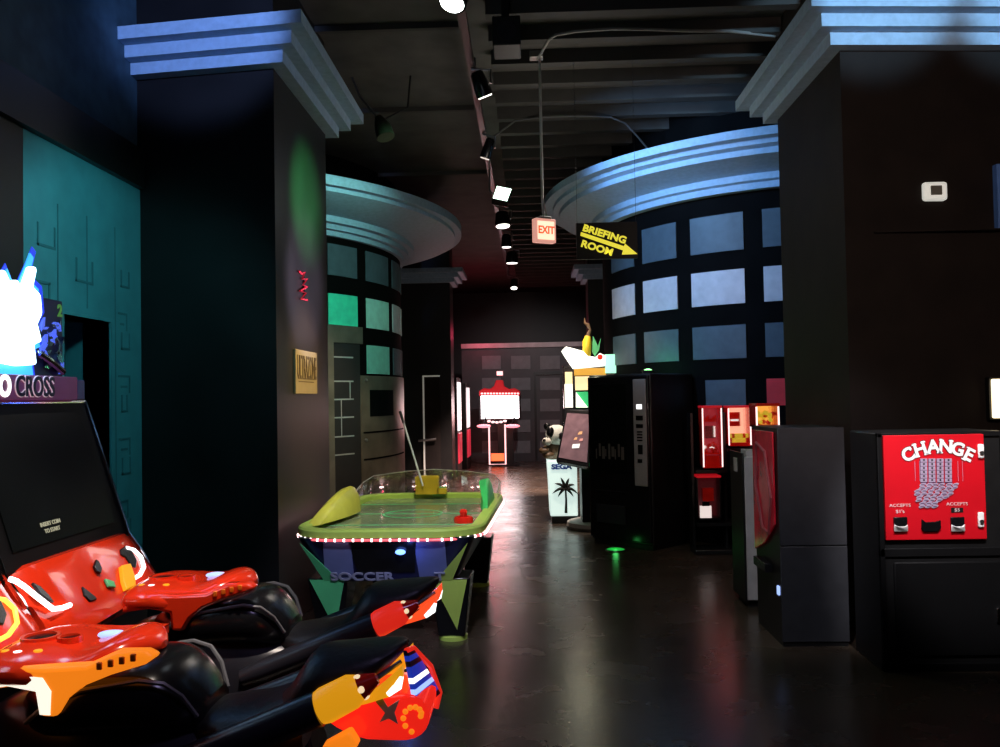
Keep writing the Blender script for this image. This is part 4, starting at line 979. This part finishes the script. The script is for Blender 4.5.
def strip_game(label, X, ya, yb, h, white):
    t = thing('strip_light_cabinet', label, 'arcade cabinet', (X - .3, (ya + yb) / 2, 0))
    MB().box(X - .7, X, ya, yb, 0, h).build('body', M['cab_black'], t, smooth=False)
    MB().box(X, X + .03, ya + .1, yb - .35, .95, h - .1).build('light_panel', glow('white_side_light', (1, .85, .88), white), t, smooth=False, bevel=.01)
    MB().box(X, X + .03, ya + .1, yb - .2, .25, .9).build('lower_panel', glow('red_side_light', (1, .05, .1), .35), t, smooth=False, bevel=.01)
    return t
strip_game('black cabinet with white and red lit flank, just behind the rear pillar', -1.56, 18.3, 19.4, 2.1, 1.8)
strip_game('black cabinet with slim white lit flank in the corner by the far wall', -1.50, 20.1, 21.3, 2.0, 1.0)

# ------------------------------------------------------------------ things on and from the ceiling
TX, TZ = -.46, 4.55
t = thing('light_track', 'black lighting track running down the hall under the ceiling', 'light track', (TX, 12, TZ))
MB().box(TX - .03, TX + .03, 4.5, 21, TZ, TZ + .05).build('rail', M['cab_black'], t, smooth=False)
for yy in (4.8, 8, 11.2, 14.5, 18, 20.8): MB().tube([(TX, yy, TZ + .04), (TX, yy, CZ)], .012, 8).build('hanger', M['cab_black'], t)
def can_light(label, px, py, z, aim, em, r=.085, L=.22):
    Y = 860 * (z - CAM_H) / (397 - py); p = at(px, py, Y)
    t = thing('track_light', label, 'track light', (p.x, p.y, p.z), 0, 'lights on the ceiling track')
    d = (Vector(aim) - p).normalized()
    MB().tube([p - d * L, p - d * (L * .9), p - d * .05, p], [r * .55, r * .8, r, r], 20).build('can', M['bkplastic'], t)
    MB().tube([p + d * .001, p + d * .012], [r * .86, r * .8], 20).build('lens', em, t)
    c = p - d * L * .5
    MB().tube([(c.x + r + .015, c.y, c.z), (c.x + r + .015, c.y, c.z + .12), (TX, c.y, min(TZ - .01, c.z + .2)), (TX, c.y, TZ + .01)], .012, 8).build('bracket', M['steel'], t)
    return t, p, d
L0 = glow('bright_lamp_lens', (.92, 1, .95), 6); L1 = glow('lamp_lens', (1, .95, .88), 3); L2 = glow('dim_lamp_lens', (1, .85, .75), .8)
def dn(px, py, z, dx=0, dy=.3): 
    Y = 860 * (z - CAM_H) / (397 - py); p = at(px, py, Y); return (p.x + dx, p.y + dy, 0)
T_ = [('track light with a large bright oval lens, first on the ceiling track', 452, 3, 4.30, (-1.6, 4.4, 0), L0, .10),
      ('track light with thin white lit edge and tangled bracket, second on the track', 485, 96, 4.28, dn(485, 96, 4.28, 1.6, 1.6), L1, .075),
      ('small dim track light, third on the ceiling track', 485, 158, 4.25, dn(485, 158, 4.25, -1.5, 1.0), L2, .06),
      ('track light with flat white lens just beyond the greenish floodlight', 503, 226, 4.2, dn(503, 226, 4.2, .3, -.5), L1, .12),
      ('slim white track light, the second beyond the greenish floodlight', 506.5, 247, 4.2, dn(506, 247, 4.2, 0, .2), L1, .09),
      ('slim greenish track light, the third beyond the greenish floodlight', 512, 263, 4.15, dn(512, 263, 4.15, 0, .2), L1, .12),
      ('tiny round track light, last on the ceiling track', 514, 288, 4.15, dn(514, 288, 4.15, 0, -1.5), L1, .09)]
for lab, px, py, z, aim, em, r in T_: can_light(lab, px, py, z, aim, em, r)
# floodlight
Yf = 860 * (4.2 - CAM_H) / (397 - 193); c = [at(x, y, Yf + dy) for x, y, dy in ((497, 186, .05), (511.5, 189, .05), (507, 201, -.05), (493, 198, -.05))]
t = thing('floodlight', 'square greenish white floodlight on the ceiling track', 'floodlight', sum(c, Vector()) / 4)
n = (c[1] - c[0]).cross(c[3] - c[0]).normalized()
if n.y > 0: n = -n
MB().prism([p_ + (p_ - sum(c, Vector()) / 4) * .15 - n * .004 for p_ in c], -n * .1).build('housing', M['bkplastic'], t, bevel=.008)
MB().prism(c, -n * .003).build('lens', glow('greenish_flood_lens', (.72, 1, .82), 4), t, smooth=False)
cc_ = sum(c, Vector()) / 4 - n * .1; MB().tube([cc_, (TX, cc_.y, cc_.z + .1), (TX, cc_.y, TZ + .01)], .012, 8).build('bracket', M['steel'], t)
# junction boxes / speaker by the track
A = at(505, 28, 6.6)
t = thing('speaker_box', 'black box speaker hung beside the ceiling track', 'speaker', (A.x, 6.75, A.z - .1))
MB().box(A.x - .1, A.x + .12, 6.6, 6.9, A.z - .13, A.z + .1).build('cabinet', M['dark'], t, bevel=.01)
MB().box(A.x - .03, A.x + .03, 6.7, 6.8, A.z + .09, CZ).build('hanger', M['cab_black'], t, smooth=False)
MB().lathe([(.0005, 0), (.06, 0), (.07, .01), (.08, .0)], (0, 0), seg=20)
MB().tube([(A.x + .01, 6.595, A.z - .02), (A.x + .01, 6.605, A.z - .02)], .075, 24).build('grille', M['graphite'], t)
# green tinted hanging lamp above the left curved wall
A = at(383, 128, 8.4)
t = thing('hanging_lamp', 'small green tinted lamp hanging above the curved cornice of the mint squares', 'lamp', A)
MB().tube([A + Vector((-.05, 0, .12)), A + Vector((-.02, 0, .05)), A, A + Vector((.03, -.02, -.1))], [.03, .07, .085, .09], 20).build('shade', mat('green_brown_shade', (.008, .01, .005), .3), t)
MB().tube([A + Vector((-.05, 0, .1)), A + Vector((-.22, 0, .32)), (A.x - .3, A.y, CZ)], .012, 8).build('arm', M['steel'], t)
MB().tube([(A.x - .05, A.y + .02, A.z + .06), (A.x + .25, A.y, A.z + .2), (A.x + .28, A.y, CZ)], .01, 8).build('arm', M['cab_black'], t)
# exit sign on its conduit pendant
Ye = 7.7; A = at(544, 230, Ye); ztop = at(543, 217, Ye).z; zbot = at(545, 243, Ye).z; xe = A.x; he = (ztop - zbot)
t = thing('exit_sign', 'glowing pinkish exit sign hanging from a thin conduit', 'exit sign', (xe, Ye, zbot), math.radians(28))
Rm = MW[t.name]
def xb(): b = MB(); b.xf = Matrix.Translation((xe, Ye, 0)) @ Matrix.Rotation(math.radians(28), 4, 'Z'); return b
xb().box(-.105, .105, -.035, .035, zbot, ztop - .02).build('housing', glow('pale_pink_housing', (1, .45, .36), .65), t, bevel=.008)
xb().box(-.085, .085, -.041, -.034, zbot + .025, ztop - .045).build('face', glow('cream_lit_face', (1, .72, .5), 1.3), t, smooth=False, bevel=.003)
rux = Vector((math.cos(math.radians(28)), math.sin(math.radians(28)), 0)); rn = Vector((math.sin(math.radians(28)), -math.cos(math.radians(28)), 0))
text('sign_letters', 'EXIT', Vector((xe, Ye, (zbot + ztop) / 2 - .01)) + rn * .043, rux, (0, 0, 1), .095, glow('red_exit_letters', (1, .12, .04), .9), t, .004, .03, .85)
xb().box(-.06, .06, -.04, .04, ztop - .022, ztop).build('canopy', M['steel'], t, bevel=.005)
pt = at(541, 47, Ye)
xp = at(541, 130, Ye).x
b = MB(); b.tube([(xe, Ye, ztop - .005), (xp, Ye, ztop + .16), (xp, Ye, 4.60), (xp, Ye, 4.70)], .012, 8)
b.tube([(xe + .03, Ye, ztop - .005), (xp + .004, Ye, ztop + .18)], .007, 6)
b.build('pendant', mat('pale_conduit', (.6, .57, .54), .6), t)
jz = 4.72
t = thing('conduit', 'pale conduit curving along the joists to the pillar', 'conduit', (xp, Ye, jz))
b = MB(); pts = [(xp - .02, Ye, 4.70)]
for x, y in ((549, 39.5), (556, 35), (575, 31.5), (610, 29), (650, 29.5), (690, 31), (730, 31), (775, 36)):
    d = ray(x, y); s_ = (jz - CAM_H) / d.z; pts.append(ORG + d * s_)
b.tube(pts, .013, 8); b.build('pipe', mat('pale_conduit_run', (.3, .29, .27), .6), t)
MB().box(xp - .09, xp + .03, Ye - .06, Ye + .04, jz - .02, jz + .04).build('junction_box', M['steel'], t, bevel=.005)
for p_ in pts[3:6]: MB().box(p_[0] - .02, p_[0] + .02, p_[1] - .02, p_[1] + .02, p_[2] + .008, CZ - .12).build('clip', M['cab_black'], t, smooth=False)
t = thing('cable', 'thin grey cable looping from the track to the right curved cornice', 'cable', (TX, 9.6, 4.7))
pts = [(TX, 9.75, 4.56)]
for x, y, z in ((515, 121, 4.70), (545, 117, 4.70), (580, 116, 4.70), (610, 117, 4.70), (625, 123, 4.66), (638, 137, 4.55), (652, 154, 4.42)):
    d = ray(x, y); pts.append(ORG + d * ((z - CAM_H) / d.z))
MB().tube(pts, .010, 8).build('sheath', mat('grey_cable', (.12, .12, .12), .5), t)
# briefing room sign
Ys = 7.75; A = at(576, 223, Ys); B_ = at(638, 258, Ys)
t = thing('briefing_room_sign', 'black hanging sign with yellow slanted lettering and arrow', 'sign', ((A.x + B_.x) / 2, Ys, B_.z))
bd = MB().box(A.x, B_.x, Ys, Ys + .03, B_.z, A.z).build('board', M['dark'], t, smooth=False, bevel=.004)
al = math.radians(-18.5); ux = Vector((math.cos(al), 0, math.sin(al))); uy = Vector((-math.sin(al), 0, math.cos(al)))
yq = Ys - .004
o = at(604.5, 234.3, yq); text('sign_letters', 'BRIEFING', (o.x, yq, o.z), ux, uy, .086, M['sign_yellow'], bd, .006, .038, 1.14)
o = at(597, 248.2, yq); text('sign_letters', 'ROOM', (o.x, yq, o.z), ux, uy, .086, M['sign_yellow'], bd, .006, .038, 1.14)
P = [(581, 232), (624, 246.2), (625, 243.5), (637.5, 254), (622, 254.5), (623, 250.3), (580.4, 235.6)]
MB().prism([at(x, y, yq) for x, y in P], (0, .004, 0)).build('arrow', M['sign_yellow'], bd, smooth=False)
for xx in (A.x + .01, B_.x - .01): MB().tube([(xx, Ys + .015, A.z - .01), (xx, Ys + .015, CZ - .02)], .002, 6).build('wire', M['graphite'], t)

# ------------------------------------------------------------------ small wall things
xs = -1.78
A = at_x(293, 350, xs); B_ = at_x(315, 395, xs)
t = thing('plaque', 'cream lettered plaque on the dark pillar beside the air hockey table', 'plaque', (xs, (A.y + B_.y) / 2, B_.z))
zA, zB = at_x(304, 351, xs).z, at_x(304, 394, xs).z
pb = MB().box(xs, xs + .02, A.y, B_.y, zB, zA).build('board', mat('cream_plaque', (.19, .18, .11), .5), t, smooth=False, bevel=.004)
ym = (A.y + B_.y) / 2; wy = B_.y - A.y
text('plaque_letters', 'ULTRAZONE', (xs + .022, ym, zA - (zA - zB) * .42), (0, 1, 0), (0, 0, 1), .26, mat('brown_ink', (.05, .04, .02), .6), pb, .003, .004, wy * .84 / 1.42)
b = MB(); b.box(xs + .02, xs + .023, A.y + .06, B_.y - .06, zA - (zA - zB) * .66, zA - (zA - zB) * .64)
for q in range(9): b.box(xs + .02, xs + .023, A.y + .08 + q * wy * .08, A.y + .08 + q * wy * .08 + wy * .055, zA - (zA - zB) * .73, zA - (zA - zB) * .71)
b.build('plaque_rule', mat('brown_rule', (.05, .04, .02), .6), pb, smooth=False)
t = thing('red_reflection', 'dim red squiggle reflection above the cream plaque on the pillar', 'reflection', (xs + .02, at_x(303, 285, xs).y, at_x(303, 300, xs).z))
b = MB(); b.tube([at_x(x, y, xs + .02) for x, y in ((299, 271), (302, 274), (305, 272), (302, 279), (307, 279), (303, 285), (307, 287), (300, 291), (306, 293), (301, 299), (307, 300))], .008, 6)  # glowing tube shaped as a red reflection on the glossy pillar
b.build('tube', glow('dim_red_reflection', (.7, .02, .05), .22), t)
b = MB(); p_ = at_x(303, 285, xs); b.box(xs, xs + .015, p_.y - .01, p_.y + .01, p_.z - .1, p_.z + .1); b.build('bracket', M['cab_black'], t, smooth=False)  # bar added to carry the reflection tube
A = at(923, 182, 6.02); B_ = at(948, 200, 6.02)
t = thing('thermostat', 'white rounded control box with grey screen high on the dark pillar', 'control box', ((A.x + B_.x) / 2, 6.05, B_.z))
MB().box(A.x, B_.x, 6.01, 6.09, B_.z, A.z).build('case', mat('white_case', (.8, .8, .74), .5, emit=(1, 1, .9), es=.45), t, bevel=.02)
MB().box(A.x + .045, B_.x - .045, 6.0, 6.012, B_.z + .035, A.z - .03).build('display', mat('grey_display', (.18, .18, .15), .4), t, bevel=.003)
A = at(992.5, 379, 6.0); B_ = at(1010, 418, 6.0)
t = thing('wall_light', 'warm white light box on the dark pillar above the change machine', 'light box', ((A.x + B_.x) / 2, 6.05, B_.z))
MB().box(A.x, B_.x, 6.0, 6.03, B_.z, A.z).build('diffuser', glow('warm_diffuser', (1, .8, .5), 2.2), t, bevel=.01)
MB().box(A.x - .012, B_.x + .012, 6.025, 6.1, B_.z - .012, A.z + .012).build('housing', M['cab_black'], t, smooth=False)

# ------------------------------------------------------------------ light
w = bpy.data.worlds.new('hall_air'); SC.world = w; w.use_nodes = True
w.node_tree.nodes['Background'].inputs['Color'].default_value = (.5, .6, .8, 1); w.node_tree.nodes['Background'].inputs['Strength'].default_value = .0

light('SPOT', (-1.5, 2.4, 4.3), (-2.25, 5.8, 4.36), (.30, .45, 1.0), 560, .1, 24, .5)     # blue wash on the pillar cornice
light('SPOT', (2.3, 2.4, 4.3), (2.4, 5.8, 4.38), (.40, .70, 1.0), 640, .1, 20, .5)        # paler blue wash opposite
light('SPOT', (3.4, 2.4, 4.3), (3.5, 5.8, 4.40), (.40, .70, 1.0), 640, .1, 20, .5)
light('SPOT', (-.30, 8.0, 4.3), (2.8, 9.9, 3.1), (.24, .52, 1.0), 430, .15, 75)           # blue on the curved wall
light('SPOT', (-.46, 7.4, 4.2), (-2.6, 10.4, 3.1), (.42, 1.0, .82), 380, .08, 50)         # mint on the other curved wall
light('SPOT', (-.9, 7.6, 4.2), (-2.4, 10.0, 1.6), (1.0, .8, .5), 420, .08, 40)            # warm on its metal cladding
light('SPOT', (-.46, 5.5, 4.25), (-.95, 6.9, .75), (1.0, 1.0, .82), 300, .08, 40)         # on the air hockey table
light('SPOT', (-.4, 3.6, 2.9), (-.9, 5.8, .6), (.75, .78, 1.0), 230, .1, 34)                # violet on its front
light('POINT', (ah.location.x + .11, 5.62, .62), None, (.1, .2, 1.0), .5, .02)            # glow of its blue goal lamp
light('SPOT', (-.5, 2.2, 4.3), (-1.45, 2.9, .95), (1.0, .86, .75), 560, .06, 26)          # on the ride noses
light('SPOT', (.6, 1.4, 3.6), (-.7, 2.8, .8), (.6, .5, 1.0), 45, .3, 45)                  # violet on the seats
light('SPOT', (-1.2, 4.4, 3.2), (-2.81, 5.5, 2.0), (.30, .9, 1.0), 70, .1, 80)            # teal wall wash
light('POINT', (-1.6, 3.2, 2.05), None, (.2, .45, 1.0), 3, .15)
light('SPOT', (1.9, 2.6, 4.3), (2.5, 5.16, 1.2), (1.0, .95, .97), 1000, .06, 19)           # on the change machine
light('SPOT', (.6, 3.0, 3.6), (1.75, 6.0, .9), (.9, .88, 1.0), 190, .1, 32)              # added fill on the charcoal cabinet and kiosk
light('SPOT', (-.2, 6.5, 3.3), (-1.78, 6.8, 1.75), (1.0, .58, .18), 520, .1, 34)          # added amber spot for the reflections around the plaque
light('SPOT', (-.2, 6.6, 2.2), (-1.78, 6.8, 2.55), (.72, .62, .85), 520, .1, 44)              # added grey violet spot above it
light('SPOT', (-.3, 6.4, 3.3), (-1.78, 6.85, 3.25), (.1, 1.0, .25), 900, .03, 42, 1)      # added green spot for the reflection on the pillar
light('POINT', (-.8, 19.6, 1.3), None, (1, .15, .12), 25, .3)
light('POINT', (-1.2, 21.6, 3.25), None, (1, .06, .15), 14, .15)
light('SPOT', (.3, 16.5, 4.1), (.2, 22.2, 1.4), (1, .93, .95), 260, .1, 60)               # far wall
light('SPOT', (-.1, 14.5, 4.1), (-.15, 16.5, 0), (1, .72, .65), 4000, .1, 60)              # floor down the hall
light('SPOT', (.2, 10.5, 4.1), (-.1, 12, 0), (1, .78, .66), 600, .1, 60)
light('SPOT', (.8, 6.0, 4.2), (.9, 6.8, 0), (.8, 1, .6), 24, .2, 80)                    # weak warm pool on the floor
light('POINT', (gl_.x, gl_.y + .02, HV + .12), None, (.15, 1, .35), 2.5, .04)
light('POINT', (gp.x, gp.y, .06), None, (.1, 1, .2), .12, .03)  # green spill of the added floor puck
light('POINT', (1.95, 8.6, 1.2), None, (1, .1, .1), 1.2, .15)
light('POINT', (.55, 10.5, 2.35), None, (1, .95, .7), 6, .05)                             # added point for marquee spill on the ornament
light('SPOT', (1.6, 1.5, 3.0), (3.0, 6.1, 2.6), (1, .72, .6), 210, .2, 60)                # added faint warm fill on the thermostat pillar
light('POINT', (.3, 8.0, 3.6), None, (1, .92, .82), 24, .4)                               # added fill to brighten the ceiling, no fixture
light('POINT', (-.4, 4.6, 3.9), None, (.8, .9, 1), 5, .3)  # second soft fill added near the ceiling
SC.view_settings.view_transform = 'Standard'; SC.view_settings.look = 'None'; SC.view_settings.gamma = 1
SC.view_settings.use_curve_mapping = False; SC.view_settings.exposure = 0
